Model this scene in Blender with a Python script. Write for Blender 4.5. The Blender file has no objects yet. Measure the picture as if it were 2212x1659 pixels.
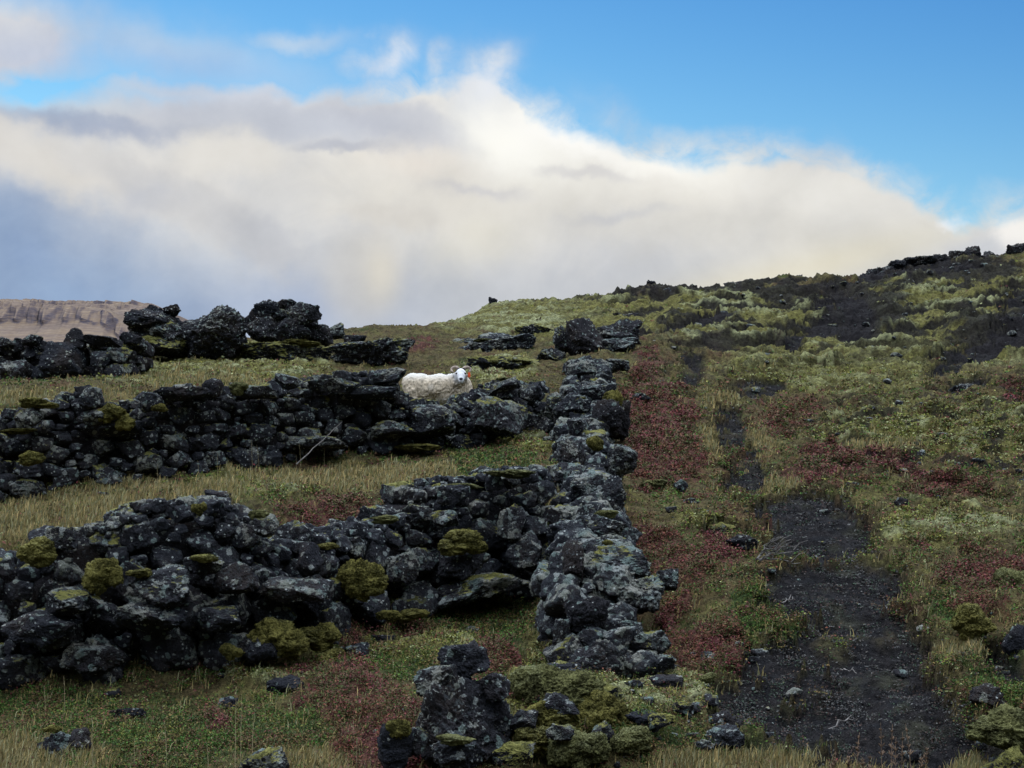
import bpy, math, random
import numpy as np

R = math.radians
PXF = 3212.0           # focal length in photo units (2212 wide)
CX, HY = 1106.0, 1037.0  # principal column and eye-level row
EYE = 1.6
sc = bpy.context.scene
COL = sc.collection

# ------------------------------------------------------------------ camera
cam_d = bpy.data.cameras.new("camera")
cam = bpy.data.objects.new("camera", cam_d)
COL.objects.link(cam)
cam.location = (0, 0, EYE)
cam.rotation_euler = (R(90), 0, 0)
cam_d.sensor_width = 36.0
cam_d.lens = 36.0 * PXF / 2212.0
cam_d.shift_y = (HY - 829.5) / 2212.0
cam_d.clip_start = 0.1
cam_d.clip_end = 20000
sc.camera = cam

# ------------------------------------------------------------------ exposure
sc.view_settings.view_transform = 'Standard'
sc.view_settings.look = 'None'
sc.view_settings.exposure = 0.0
sc.view_settings.gamma = 1.0
sc.cycles.max_bounces = 5
sc.cycles.diffuse_bounces = 3
sc.cycles.glossy_bounces = 1
sc.cycles.transmission_bounces = 1

# ------------------------------------------------------------------ node maths
class X:
    """a float socket with arithmetic"""
    def __init__(s, nt, sock): s.nt = nt; s.s = sock
    def _m(s, op, a, b=None, c=None, clamp=False):
        n = s.nt.nodes.new('ShaderNodeMath'); n.operation = op; n.use_clamp = clamp
        for i, v in enumerate((a, b, c)):
            if v is None: continue
            if isinstance(v, X): s.nt.links.new(v.s, n.inputs[i])
            else: n.inputs[i].default_value = v
        return X(s.nt, n.outputs[0])
    def __add__(s, o): return s._m('ADD', s, o)
    __radd__ = __add__
    def __sub__(s, o): return s._m('SUBTRACT', s, o)
    def __rsub__(s, o): return s._m('SUBTRACT', o, s)
    def __mul__(s, o): return s._m('MULTIPLY', s, o)
    __rmul__ = __mul__
    def __truediv__(s, o): return s._m('DIVIDE', s, o)
    def __pow__(s, o): return s._m('POWER', s, o)
    def atan2(s, o): return s._m('ARCTAN2', s, o)
    def sqrt(s): return s._m('SQRT', s)
    def exp(s): return s._m('EXPONENT', s)
    def max(s, o): return s._m('MAXIMUM', s, o)
    def min(s, o): return s._m('MINIMUM', s, o)
    def clamp(s): return s._m('ADD', s, 0.0, clamp=True)
    def step(s, lo, hi):
        n = s.nt.nodes.new('ShaderNodeMapRange'); n.interpolation_type = 'SMOOTHSTEP'
        s.nt.links.new(s.s, n.inputs[0]); n.inputs[1].default_value = lo; n.inputs[2].default_value = hi
        n.inputs[3].default_value = 0; n.inputs[4].default_value = 1
        return X(s.nt, n.outputs[0])

def vec(nt, x, y, z):
    n = nt.nodes.new('ShaderNodeCombineXYZ')
    for i, v in enumerate((x, y, z)):
        if isinstance(v, X): nt.links.new(v.s, n.inputs[i])
        else: n.inputs[i].default_value = v
    return n.outputs[0]
def noise(nt, v, scale, detail=4, rough=0.5, dist=0.0):
    n = nt.nodes.new('ShaderNodeTexNoise'); nt.links.new(v, n.inputs['Vector'])
    n.inputs['Scale'].default_value = scale; n.inputs['Detail'].default_value = detail
    n.inputs['Roughness'].default_value = rough; n.inputs['Distortion'].default_value = dist
    return X(nt, n.outputs[0])
def noise_col(nt, v, scale, detail=4):
    n = nt.nodes.new('ShaderNodeTexNoise'); nt.links.new(v, n.inputs['Vector'])
    n.inputs['Scale'].default_value = scale; n.inputs['Detail'].default_value = detail
    s = nt.nodes.new('ShaderNodeSeparateColor'); nt.links.new(n.outputs[1], s.inputs[0])
    return [X(nt, s.outputs[i]) for i in range(3)]
def voro(nt, v, scale, feature='F1', rand=1.0):
    n = nt.nodes.new('ShaderNodeTexVoronoi'); n.feature = feature; nt.links.new(v, n.inputs['Vector'])
    n.inputs['Scale'].default_value = scale; n.inputs['Randomness'].default_value = rand
    return X(nt, n.outputs['Distance']), n.outputs.get('Color')
def mix(nt, f, a, b, mode='MIX'):
    n = nt.nodes.new('ShaderNodeMix'); n.data_type = 'RGBA'; n.blend_type = mode
    if isinstance(f, X): nt.links.new(f.s, n.inputs[0])
    else: n.inputs[0].default_value = f
    for i, c in ((6, a), (7, b)):
        if isinstance(c, (tuple, list)): n.inputs[i].default_value = (c[0], c[1], c[2], 1)
        else: nt.links.new(c, n.inputs[i])
    return n.outputs[2]
def srgb(r, g, b):
    f = lambda c: (c / 255 / 12.92) if c / 255 <= 0.04045 else ((c / 255 + 0.055) / 1.055) ** 2.4
    return (f(r), f(g), f(b))

# ------------------------------------------------------------------ sky
SUN_EL, SUN_AZ = 10.0, 150.0    # degrees; azimuth clockwise from +Y (behind the camera, to the right)
world = bpy.data.worlds.new("World"); sc.world = world
world.use_nodes = True
nt = world.node_tree; nt.nodes.clear()
tc = nt.nodes.new('ShaderNodeTexCoord')
sep = nt.nodes.new('ShaderNodeSeparateXYZ'); nt.links.new(tc.outputs['Generated'], sep.inputs[0])
dx, dy, dz = (X(nt, sep.outputs[i]) for i in range(3))
hyp = (dx * dx + dy * dy).max(1e-6).sqrt()
U = dx.atan2(dy)                      # azimuth, radians
V = dz / hyp                          # tangent of the elevation
def sky_uv(px, py):
    t = (px - CX) / PXF
    return math.atan(t), (HY - py) / PXF * math.cos(math.atan(t))
K = 1.0 / PXF
sky = nt.nodes.new('ShaderNodeTexSky'); sky.sky_type = 'NISHITA'; sky.sun_disc = False
sky.sun_elevation = R(SUN_EL); sky.sun_rotation = R(SUN_AZ)
sky.air_density = 1.0; sky.dust_density = 0.6; sky.ozone_density = 1.0
blue = mix(nt, 1.0, sky.outputs[0], (1.0, 1.0, 1.0), 'MULTIPLY')
SKY_STRENGTH = 0.12
# coordinates warped by slow and fast turbulence
base = vec(nt, U * (PXF / 1000), V * (PXF / 1000), 0.0)       # 1 unit = 1000 photo px
w1 = noise_col(nt, base, 2.2, 3)
w2 = noise_col(nt, base, 9.0, 5)
w3 = noise_col(nt, base, 26.0, 4)
Uw = U + (w1[0] - 0.5) * (170 * K) + (w2[0] - 0.5) * (95 * K) + (w3[0] - 0.5) * (34 * K)
Vw = V + (w1[1] - 0.5) * (100 * K) + (w2[1] - 0.5) * (80 * K) + (w3[1] - 0.5) * (30 * K)
def gauss(px, py, rx, ry, ang=0.0, warp=True, pw=1.0):
    u0, v0 = sky_uv(px, py)
    a = (Uw if warp else U) - u0; b = (Vw if warp else V) - v0
    c, s = math.cos(R(ang)), math.sin(R(ang))
    p = (a * c + b * s) * (PXF / rx); q = (b * c - a * s) * (PXF / ry)
    r2 = p * p + q * q
    return ((r2 ** pw) * -1.0).exp() if pw != 1.0 else (r2 * -1.0).exp()
# the upper edge of the cloud bank against azimuth
fc = nt.nodes.new('ShaderNodeFloatCurve')
edge = [(-900, 60), (-400, 20), (0, 130), (150, 185), (300, 165), (480, 178), (640, 188), (720, 196), (800, 200), (900, 190), (980, 162), (1060, 150), (1110, 185), (1150, 236),
        (1200, 270), (1300, 290), (1400, 315), (1500, 350), (1560, 352), (1700, 342), (1790, 346), (1900, 388), (2000, 428), (2060, 455), (2110, 478), (2160, 462), (2212, 455), (2400, 480), (3000, 640)]
mp = nt.nodes.new('ShaderNodeMapRange'); nt.links.new(Uw.s, mp.inputs[0])
ulo, uhi = sky_uv(-900, 0)[0], sky_uv(3000, 0)[0]
mp.inputs[1].default_value = ulo; mp.inputs[2].default_value = uhi
nt.links.new(mp.outputs[0], fc.inputs['Value'])
cv = fc.mapping.curves[0]
VMAX = 0.4
pts = []
for px, py in edge:
    u, v = sky_uv(px, py); pts.append(((u - ulo) / (uhi - ulo), v / VMAX))
cv.points[0].location = pts[0]; cv.points[1].location = pts[-1]
for p in pts[1:-1]: cv.points.new(*p)
fc.mapping.update()
top = X(nt, fc.outputs[0]) * VMAX
d_edge = top - Vw
dens = d_edge.step(-22 * K, 34 * K)
dens = dens.max(gauss(20, 90, 150, 95) * 1.5).max(gauss(330, 110, 330, 60, -6) * 0.55).max(gauss(640, 85, 110, 24) * 0.45)
wisp = noise(nt, base, 8.0, 8, 0.62, 0.6)
wisp2 = noise(nt, base, 3.2, 4, 0.5)
right = Uw.step(sky_uv(560, 0)[0], sky_uv(760, 0)[0])
veil = (d_edge + 80 * K).step(0.0, 95 * K) * right * (wisp * .65 + wisp2 * .45).step(0.42, 0.66) * 0.85
puff = (gauss(838, 128, 48, 34) * .95 + gauss(1052, 150, 60, 44) * .8 + gauss(945, 150, 26, 34) * .7 + gauss(760, 140, 50, 26) * .45 + gauss(1330, 262, 90, 34, -32) * 0.4) * (wisp.step(.30, .62) * .6 + .45)
dens = dens.max(veil).max(puff.min(0.92))
dens = (dens - gauss(90, 212, 105, 34) * 1.15 - gauss(300, 205, 120, 18) * 0.35).clamp()
lump = noise(nt, base, 3.6, 6, 0.55, 0.4)
fine = noise(nt, base, 11.0, 5, 0.6)
col = mix(nt, lump.step(0.38, 0.66), srgb(212, 213, 215), srgb(232, 229, 222))
def tint(px, py, rx, ry, c, amt=1.0, ang=0.0, warp=True, mod=0.0):
    global col
    w = gauss(px, py, rx, ry, ang, warp) * amt
    if mod: w = w * ((lump - 0.5) * mod + 1.0)
    col = mix(nt, w.clamp(), col, srgb(*c))
# layered: violet veil on top, dark bar, bright lobe, blue shaded underside, rain curtain and cream glow
def lobe(px, py, rx, ry, c, amt=1.0, ang=0.0, warp=True, mod=0.0, pw=2.2):
    global col
    w = gauss(px, py, rx, ry, ang, warp, pw) * amt
    if mod: w = w * ((lump - 0.5) * mod + 1.0)
    col = mix(nt, w.clamp(), col, srgb(*c))
tint(1050, 650, 1500, 110, (192, 196, 203), 0.85, 0, False)
tint(60, 90, 170, 100, (200, 206, 219), 0.9)
tint(420, 150, 330, 50, (184, 197, 224), 0.85)
tint(1050, 420, 420, 90, (224, 220, 211), 0.9)
tint(1480, 400, 300, 60, (236, 233, 225), 0.8, -12)
tint(1800, 420, 260, 55, (230, 228, 222), 0.8, -16)
tint(1600, 500, 400, 60, (212, 210, 204), 0.7, -6)
lobe(560, 255, 400, 52, (190, 196, 209), 0.8, -4, mod=1.0)
lobe(880, 270, 200, 46, (190, 194, 205), 0.75, -10, mod=1.0)
tint(500, 205, 170, 24, (208, 213, 224), 0.7, 4)
lobe(210, 280, 230, 24, (150, 164, 192), 0.7, -2, pw=1.2)
lobe(735, 322, 110, 15, (182, 186, 197), 0.85, 2, pw=1.8)
lobe(60, 660, 700, 250, (143, 166, 198), 0.95, -17, pw=1.5)
tint(60, 560, 70, 30, (150, 172, 206), 0.5)
tint(130, 650, 110, 60, (142, 167, 202), 0.6)
tint(680, 670, 240, 80, (166, 181, 208), 0.75)
tint(-80, 440, 220, 90, (134, 160, 196), 0.6)
lobe(170, 372, 330, 62, (221, 218, 213), 1.0, -14, pw=1.8)
lobe(470, 345, 130, 48, (226, 223, 217), 0.95, 4, pw=1.8)
lobe(380, 440, 210, 44, (205, 205, 206), 0.9, -26, pw=1.8)
lobe(560, 525, 105, 42, (196, 198, 203), 0.9, -26, pw=1.8)
tint(300, 440, 60, 30, (180, 186, 200), 0.5)
tint(1110, 300, 150, 90, (254, 253, 246), 1.0, -25)
tint(1420, 352, 160, 28, (252, 250, 243), 0.9, -14)
tint(1230, 300, 120, 30, (255, 254, 250), 0.9, -16)
tint(1060, 175, 90, 60, (228, 234, 243), 0.8)
tint(840, 135, 80, 45, (214, 228, 246), 0.8)
tint(900, 350, 110, 34, (232, 224, 214), 0.6)
lobe(1030, 410, 110, 16, (200, 200, 205), 0.6, -6, pw=1.1)
lobe(1330, 465, 95, 14, (194, 196, 202), 0.6, 8, pw=1.1)
lobe(1270, 372, 90, 14, (208, 207, 209), 0.6, -4, pw=1.5)
lobe(1020, 535, 120, 58, (224, 220, 206), 0.6, 10, pw=1.3)
lobe(845, 470, 110, 30, (214, 210, 203), 0.7, pw=1.8)
tint(1720, 590, 350, 50, (226, 220, 200), 0.9, 12, False)
tint(2110, 545, 200, 50, (200, 204, 211), 0.8, 18)
lobe(780, 600, 92, 100, (208, 206, 202), 0.75, 0, False, pw=2.0)
tint(826, 590, 40, 66, (224, 218, 203), 0.7, 0, False)
tint(980, 640, 110, 70, (189, 193, 199), 0.6, 0, False)
lobe(2190, 500, 56, 40, (246, 243, 238), 0.95, pw=2)
lobe(2062, 462, 36, 17, (242, 242, 242), 0.9, pw=2)
blown = mix(nt, 0.32, col, mix(nt, ((fine * .5 + lump * .9) * 1.5 - 0.55).clamp(), (0.0, 0.0, 0.0), (1.0, 1.0, 1.0)), 'SOFT_LIGHT')
bg = nt.nodes.new('ShaderNodeBackground'); bg.inputs['Strength'].default_value = 0.12
sb = nt.nodes.new('ShaderNodeSeparateColor'); nt.links.new(sky.outputs[0], sb.inputs[0])
def chan(i, ref, val, gm): return (((X(nt, sb.outputs[i]) * 0.12) / ref).min(2.2) ** gm) * (val / 0.12)
SKYREF = ((0.246, .140, 2.3), (0.381, .431, 1.58), (0.552, .906, 0.9))
cbn = nt.nodes.new('ShaderNodeCombineColor')
for i in range(3): nt.links.new(chan(i, *SKYREF[i]).s, cbn.inputs[i])
blue = cbn.outputs[0]
cl = mix(nt, 1.0, blown, (1 / 0.12, 1 / 0.12, 1 / 0.12), 'MULTIPLY')
fin = mix(nt, dens, blue, cl)
# broken cloud layer added out of view overhead, brightened to fill the shaded slope
ov = noise(nt, vec(nt, dx * 2.0, dy * 2.0, dz * 2.0), 1.6, 5, .55)
over = V.step(0.40, 0.80) * ov.step(0.36, 0.60)
OVER_FILL = 5.6
fin = mix(nt, over, fin, tuple(OVER_FILL * v / 0.12 for v in (0.90, 0.98, 1.10)))
nt.links.new(fin, bg.inputs['Color'])
wo = nt.nodes.new('ShaderNodeOutputWorld'); nt.links.new(bg.outputs[0], wo.inputs[0])
world.cycles.sampling_method = 'MANUAL'; world.cycles.sample_map_resolution = 512

# ------------------------------------------------------------------ sun (behind the unseen hill added at the viewer's back)
sun_d = bpy.data.lights.new("sun", 'SUN'); sun_d.energy = 3.2; sun_d.angle = R(0.5); sun_d.color = (1.0, 0.87, 0.70)
sun = bpy.data.objects.new("sun", sun_d); COL.objects.link(sun)
sdir = np.array([math.sin(R(SUN_AZ)) * math.cos(R(SUN_EL)), math.cos(R(SUN_AZ)) * math.cos(R(SUN_EL)), math.sin(R(SUN_EL))])
import mathutils
sun.rotation_euler = mathutils.Vector(sdir.tolist()).to_track_quat('Z', 'Y').to_euler()

# ------------------------------------------------------------------ numpy noise
_rng = np.random.RandomState(7)
_perm = np.tile(_rng.permutation(256), 3).astype(np.int32)
_g = _rng.normal(size=(256, 3)).astype(np.float32); _g /= np.linalg.norm(_g, axis=1)[:, None]
def perlin(x, y, z=None):
    x = np.asarray(x, np.float32); y = np.asarray(y, np.float32)
    if z is None:
        xi = np.floor(x).astype(np.int32); yi = np.floor(y).astype(np.int32)
        fx = x - xi; fy = y - yi; xi &= 255; yi &= 255
        u = fx * fx * fx * (fx * (fx * 6 - 15) + 10); v = fy * fy * fy * (fy * (fy * 6 - 15) + 10)
        def c(a, b):
            g = _perm[_perm[(xi + a) & 255] + ((yi + b) & 255)]
            return _g[g, 0] * (fx - a) + _g[g, 1] * (fy - b)
        n0 = c(0, 0) * (1 - u) + c(1, 0) * u; n1 = c(0, 1) * (1 - u) + c(1, 1) * u
        return (n0 * (1 - v) + n1 * v) * 1.9
    z = np.asarray(z, np.float32)
    xi = np.floor(x).astype(np.int32); yi = np.floor(y).astype(np.int32); zi = np.floor(z).astype(np.int32)
    fx = x - xi; fy = y - yi; fz = z - zi; xi &= 255; yi &= 255; zi &= 255
    s = lambda t: t * t * t * (t * (t * 6 - 15) + 10)
    u, v, w = s(fx), s(fy), s(fz)
    def c(a, b, d):
        g = _perm[_perm[_perm[(xi + a) & 255] + ((yi + b) & 255)] + ((zi + d) & 255)]
        return _g[g, 0] * (fx - a) + _g[g, 1] * (fy - b) + _g[g, 2] * (fz - d)
    l = lambda a, b, t: a + (b - a) * t
    return l(l(l(c(0,0,0), c(1,0,0), u), l(c(0,1,0), c(1,1,0), u), v), l(l(c(0,0,1), c(1,0,1), u), l(c(0,1,1), c(1,1,1), u), v), w) * 1.7
def fbm(x, y, o=4, g=0.5, l=2.03):
    r = 0; a = 1.0; t = 0
    for i in range(o):
        r = r + a * perlin(x * l ** i + 17.3 * i, y * l ** i + 9.1 * i); t += a; a *= g
    return r / t
def sstep(a, b, x):
    t = np.clip((x - a) / (b - a), 0, 1); return t * t * (3 - 2 * t)

# ------------------------------------------------------------------ photo -> place
def W(px, py, d): return ((px - CX) / PXF * d, d, EYE + (HY - py) / PXF * d)
CTRL = """
-700 1659 8.4;-300 1659 8.4;0 1659 8.3;400 1659 8.3;800 1659 8.3;1200 1659 8.3;1600 1659 8.3;2000 1659 8.3;2212 1659 8.2;2600 1659 8.2
-700 1510 10.4;-200 1500 10.4;0 1478 10.5;250 1458 10.6;500 1442 10.8;700 1395 11.3;870 1325 12.1;1050 1290 12.8;1190 1285 13
200 1560 9.3;600 1550 9.3;900 1450 10.2;1000 1385 11;1150 1400 10.8;1200 1480 10;-400 1570 9.3
-600 1195 11.4;-200 1190 11.4;0 1178 11.5;250 1122 12;450 1100 12.3;650 1135 12.4;800 1112 13.1;950 1062 14;1100 1004 14.8;1190 992 15
-400 1130 13.5;0 1122 13.5;300 1080 14;600 1050 14.5;800 1040 15.5;1000 1000 16.5;1150 960 17.5
-600 1090 15.8;-200 1085 15.8;0 1078 16;300 1036 16.5;600 998 17.3;850 976 18;1000 965 18.6;1190 925 19.5
-600 900 17;-200 890 17;0 882 17.3;250 862 17.9;450 852 18.3;700 862 19.1;870 880 19.8;1000 888 20.2;940 905 20.7;1100 842 21;1190 840 21
-500 845 22;0 833 22;150 832 22.3;270 830 22.6;300 802 23.5;400 772 26;550 772 26;720 782 26;890 780 26;1000 800 25;1100 790 25;640 795 23.5;450 802 23;860 815 23.5
700 730 30;900 707.5 33;800 707.5 33;960 707.5 34.5;1000 740 30;1100 722 31;100 780 30;-400 790 30;850 714 36.5;930 716 38;970 722 40;700 724 38;800 718 37;900 722 41;100 805 45;-500 810 45;500 745 32;650 727 33;900 745 45;500 765 45
1010 690 37;1060 665 39;1110 657 40;1250 657 41;1400 645 43;1600 634 45;1740 622 45;1860 625 46;1950 592 46;2080 577 46;2212 565 46;2500 545 46;3000 530 46
1110 700 52;1400 690 54;1600 680 56;1860 670 56;2080 640 56;2212 630 56;2700 620 56;960 760 52;1110 780 72;1600 760 72;2212 740 72;0 830 72;-900 830 72;2900 740 72
1190 780 25;1300 760 26.5;1380 780 25;1350 850 21.5;1360 950 18;1390 1050 15.5;1400 1130 13.5;1450 1230 12;1480 1350 10.8;1480 1450 10
1480 790 25;1560 850 22;1570 950 18.5;1600 1040 16;1640 1062 15;1750 1062 14.4;1700 1150 12.9;1850 1180 12.2;1850 1250 11.2;1850 1350 10.3;1850 1450 9.6;1850 1550 8.9
1550 1250 11.5;1600 1400 10.1;1560 1500 9.3;2000 1240 11.4;2050 1370 10.1;2212 1290 10.4;2212 1430 9.2;2120 1540 8.7;2600 1290 10.4
2000 1080 14.5;2212 1100 13.5;1900 980 18;2212 950 18;2700 950 18;1750 900 21;2000 850 23;2212 830 22.5;2700 830 22.5;1700 780 28;1900 750 29;2212 720 29;2700 700 29
1230 1452 8.95;1160 1468 8.8;1330 1500 8.85;1230 1545 8.55;1380 1560 8.6;1120 1560 8.5;1300 1600 8.4;1500 720 32;1700 700 34;1900 680 35;2100 650 37;1300 700 33;1400 690 35
"""
pts = [tuple(map(float, t.split())) for l in CTRL.strip().splitlines() for t in l.split(';')]
CP = np.array([W(*p) for p in pts] + [(-6, 3, -0.1), (0, 3, 0.0), (6, 3, 0), (-9, -4, -.2), (0, -4, -.1), (9, -4, 0), (0, 0, 0), (-3, 5.5, 0), (0, 5.5, 0), (3, 5.5, 0.05),
    (-40, 10, 0.5), (-40, 30, 3), (40, 10, 1.5), (50, 30, 6), (-60, 70, 0), (90, 70, 8)], np.float64)
def _phi(x0, y0, x1, y1): return np.sqrt((x0 - x1) ** 2 + (y0 - y1) ** 2 + 0.09)
_A = _phi(CP[:, 0][:, None], CP[:, 1][:, None], CP[:, 0][None], CP[:, 1][None])
_n = len(CP); _P = np.c_[np.ones(_n)]
_S = np.block([[_A - np.eye(_n) * 0.03, _P], [_P.T, np.zeros((1, 1))]])
_w = np.linalg.solve(_S, np.r_[CP[:, 2], [0]])
def base_z(x, y):
    x = np.asarray(x, float).ravel(); y = np.asarray(y, float).ravel()
    r = np.full(x.shape, _w[-1])
    for i in range(_n): r += _w[i] * _phi(x, y, CP[i, 0], CP[i, 1])
    rr = np.hypot(x, y)
    k = sstep(70, 160, y) 
    r = r * (1 - k) + (-14.0) * k
    k2 = np.maximum(sstep(14, 40, np.abs(x) - 0.45 * np.abs(y)), sstep(5, 30, -y))
    r = r * (1 - k2) + (0.0 * (1 - k)) * k2 + (-14 * k) * k2
    # unseen hill added behind the viewer, shaped to keep the low sun off
    s = x * math.sin(R(SUN_AZ)) + y * math.cos(R(SUN_AZ))
    t = x * math.cos(R(SUN_AZ)) - y * math.sin(R(SUN_AZ))
    r += 50 * sstep(30, 115, s) * (1 - sstep(230, 380, s)) * (1 - sstep(150, 280, np.abs(t)))
    return r

# what grows where: blobs laid over the slope
def blobs(px, py, L):
    r = np.zeros_like(px)
    for b in L:
        cx, cy, rx, ry = b[:4]; a = R(b[4]) if len(b) > 4 else 0; s = b[5] if len(b) > 5 else 1
        u = ((px - cx) * math.cos(a) - (py - cy) * math.sin(a)) / rx; v = ((py - cy) * math.cos(a) + (px - cx) * math.sin(a)) / ry
        r = np.maximum(r, s * np.exp(-(u * u + v * v) ** 1.3 * 0.7))
    return r
SOIL = [(1870, 1500, 205, 130, 0, 1.1), (1850, 1370, 160, 120, 0, 1.1), (1800, 1240, 160, 85, 0, 1.1), (1760, 1130, 120, 55, 0, 1.25), (1720, 1082, 120, 24, 0, 1.2), (1605, 1010, 60, 60, 0, .95), (1570, 920, 46, 60, 0, .88), (1490, 805, 40, 45, 30, .75),
        (1620, 835, 55, 20), (1660, 1420, 70, 70), (1990, 1540, 130, 110), (1620, 1490, 90, 50), (1830, 700, 50, 70, 50), (1750, 740, 75, 30, 25), (2130, 765, 150, 22, 18), (2190, 690, 40, 60), (1510, 720, 90, 16, 14),
        (1910, 612, 110, 16, 6), (2050, 590, 90, 16), (2170, 1420, 50, 60, 40), (1640, 840, 60, 22), (2080, 840, 60, 16), (1580, 1130, 60, 18), (880, 1055, 16, 4), (2200, 1560, 90, 60)]
RED = [(715, 1108, 100, 42), (880, 1090, 55, 18), (1420, 890, 85, 60), (1440, 985, 90, 50), (1400, 800, 30, 28), (1420, 1175, 75, 36, -20), (1480, 1230, 60, 30), (1455, 1310, 25, 50), (2120, 1225, 90, 45),
       (1830, 1030, 130, 22), (2050, 1065, 90, 14), (1900, 1035, 70, 16), (2125, 1302, 50, 12), (2200, 857, 40, 10), (740, 1490, 100, 60), (840, 1580, 90, 90), (770, 1370, 30, 30), (910, 748, 30, 8),
       (1790, 995, 50, 16), (1550, 1385, 70, 40), (1800, 1110, 60, 16), (480, 1560, 12, 30), (1660, 1110, 30, 12), (1480, 1400, 60, 30), (1060, 1420, 70, 30), (1700, 900, 130, 60, 0, .45), (1560, 1190, 60, 40, 0, .6), (900, 1350, 60, 30, 0, .55)]
GREEN = [(1060, 992, 90, 30), (1010, 1320, 100, 30), (1120, 1330, 60, 40), (1640, 1530, 60, 22), (1440, 1590, 110, 40), (2150, 1460, 80, 50), (300, 1590, 260, 60), (120, 1510, 160, 30), (600, 1560, 110, 50), (1630, 1300, 60, 50),
         (870, 1430, 70, 30), (2060, 1290, 60, 30), (1690, 1340, 40, 20)]
DRY = [(140, 1100, 260, 50), (330, 1060, 180, 26), (700, 1028, 180, 22), (860, 1010, 120, 16), (80, 855, 200, 18), (430, 822, 140, 14), (1850, 1648, 300, 30, 0, 1.8), (2060, 1385, 60, 22), (80, 1625, 150, 40), (1530, 960, 25, 70, 0, .7), (1650, 960, 30, 60, 0, .6), (1560, 870, 50, 30, 0, .7),
       (700, 1640, 130, 30), (1900, 990, 90, 14), (1700, 1040, 90, 14)]
MOSS = [(2050, 690, 280, 110), (1250, 690, 300, 40), (1600, 700, 260, 60), (2050, 950, 270, 70), (450, 785, 220, 32, 0, 1.5), (1150, 945, 70, 18), (1400, 1490, 130, 40, 15), (620, 1450, 150, 22), (900, 1385, 130, 34), (1000, 1045, 70, 14), (1800, 800, 220, 60), (560, 1040, 150, 22),
        (1180, 1360, 30, 60), (2050, 1130, 160, 30), (1530, 1120, 60, 16), (330, 1060, 40, 8), (1090, 800, 70, 30), (1250, 1530, 170, 90), (1500, 1500, 60, 30)]

def covers(x, y, z):
    """weights of the ground covers at points of the slope"""
    d = np.maximum(y, 4.0)
    px = CX + x / d * PXF; py = HY - (z - EYE) / d * PXF
    n1 = fbm(x * 1.7 + 3, y * 1.7, 4); n2 = fbm(x * 6 + 40, y * 6, 3); n3 = fbm(x * 24 + 9, y * 20, 2)
    px = px + n1 * 55 * (8 / d + .25) + n2 * 26 + n3 * 14; py = py + fbm(x * 1.9 + 90, y * 1.4 + 50, 3) * 26 + n2 * 10
    k = lambda L, n=0.0: sstep(0.33, 0.62, blobs(px, py, L) + n1 * 0.22 + n2 * 0.20 + n3 * 0.16 + n)
    soil = k(SOIL, n1 * .24 + n2 * .10 + n3 * .16 - .03) * (1 - .4 * sstep(.2, .5, fbm(x * 1.6 + 33, y * 1.1, 3))); red = k(RED) * (1 - soil); green = k(GREEN) * (1 - soil) * (1 - red)
    dry = k(DRY) * (1 - soil) * (1 - red); moss = k(MOSS) * (1 - soil) * (1 - red)
    return dict(soil=soil, red=red, green=green, dry=dry, moss=moss, px=px, py=py, n1=n1, n2=n2)
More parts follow.
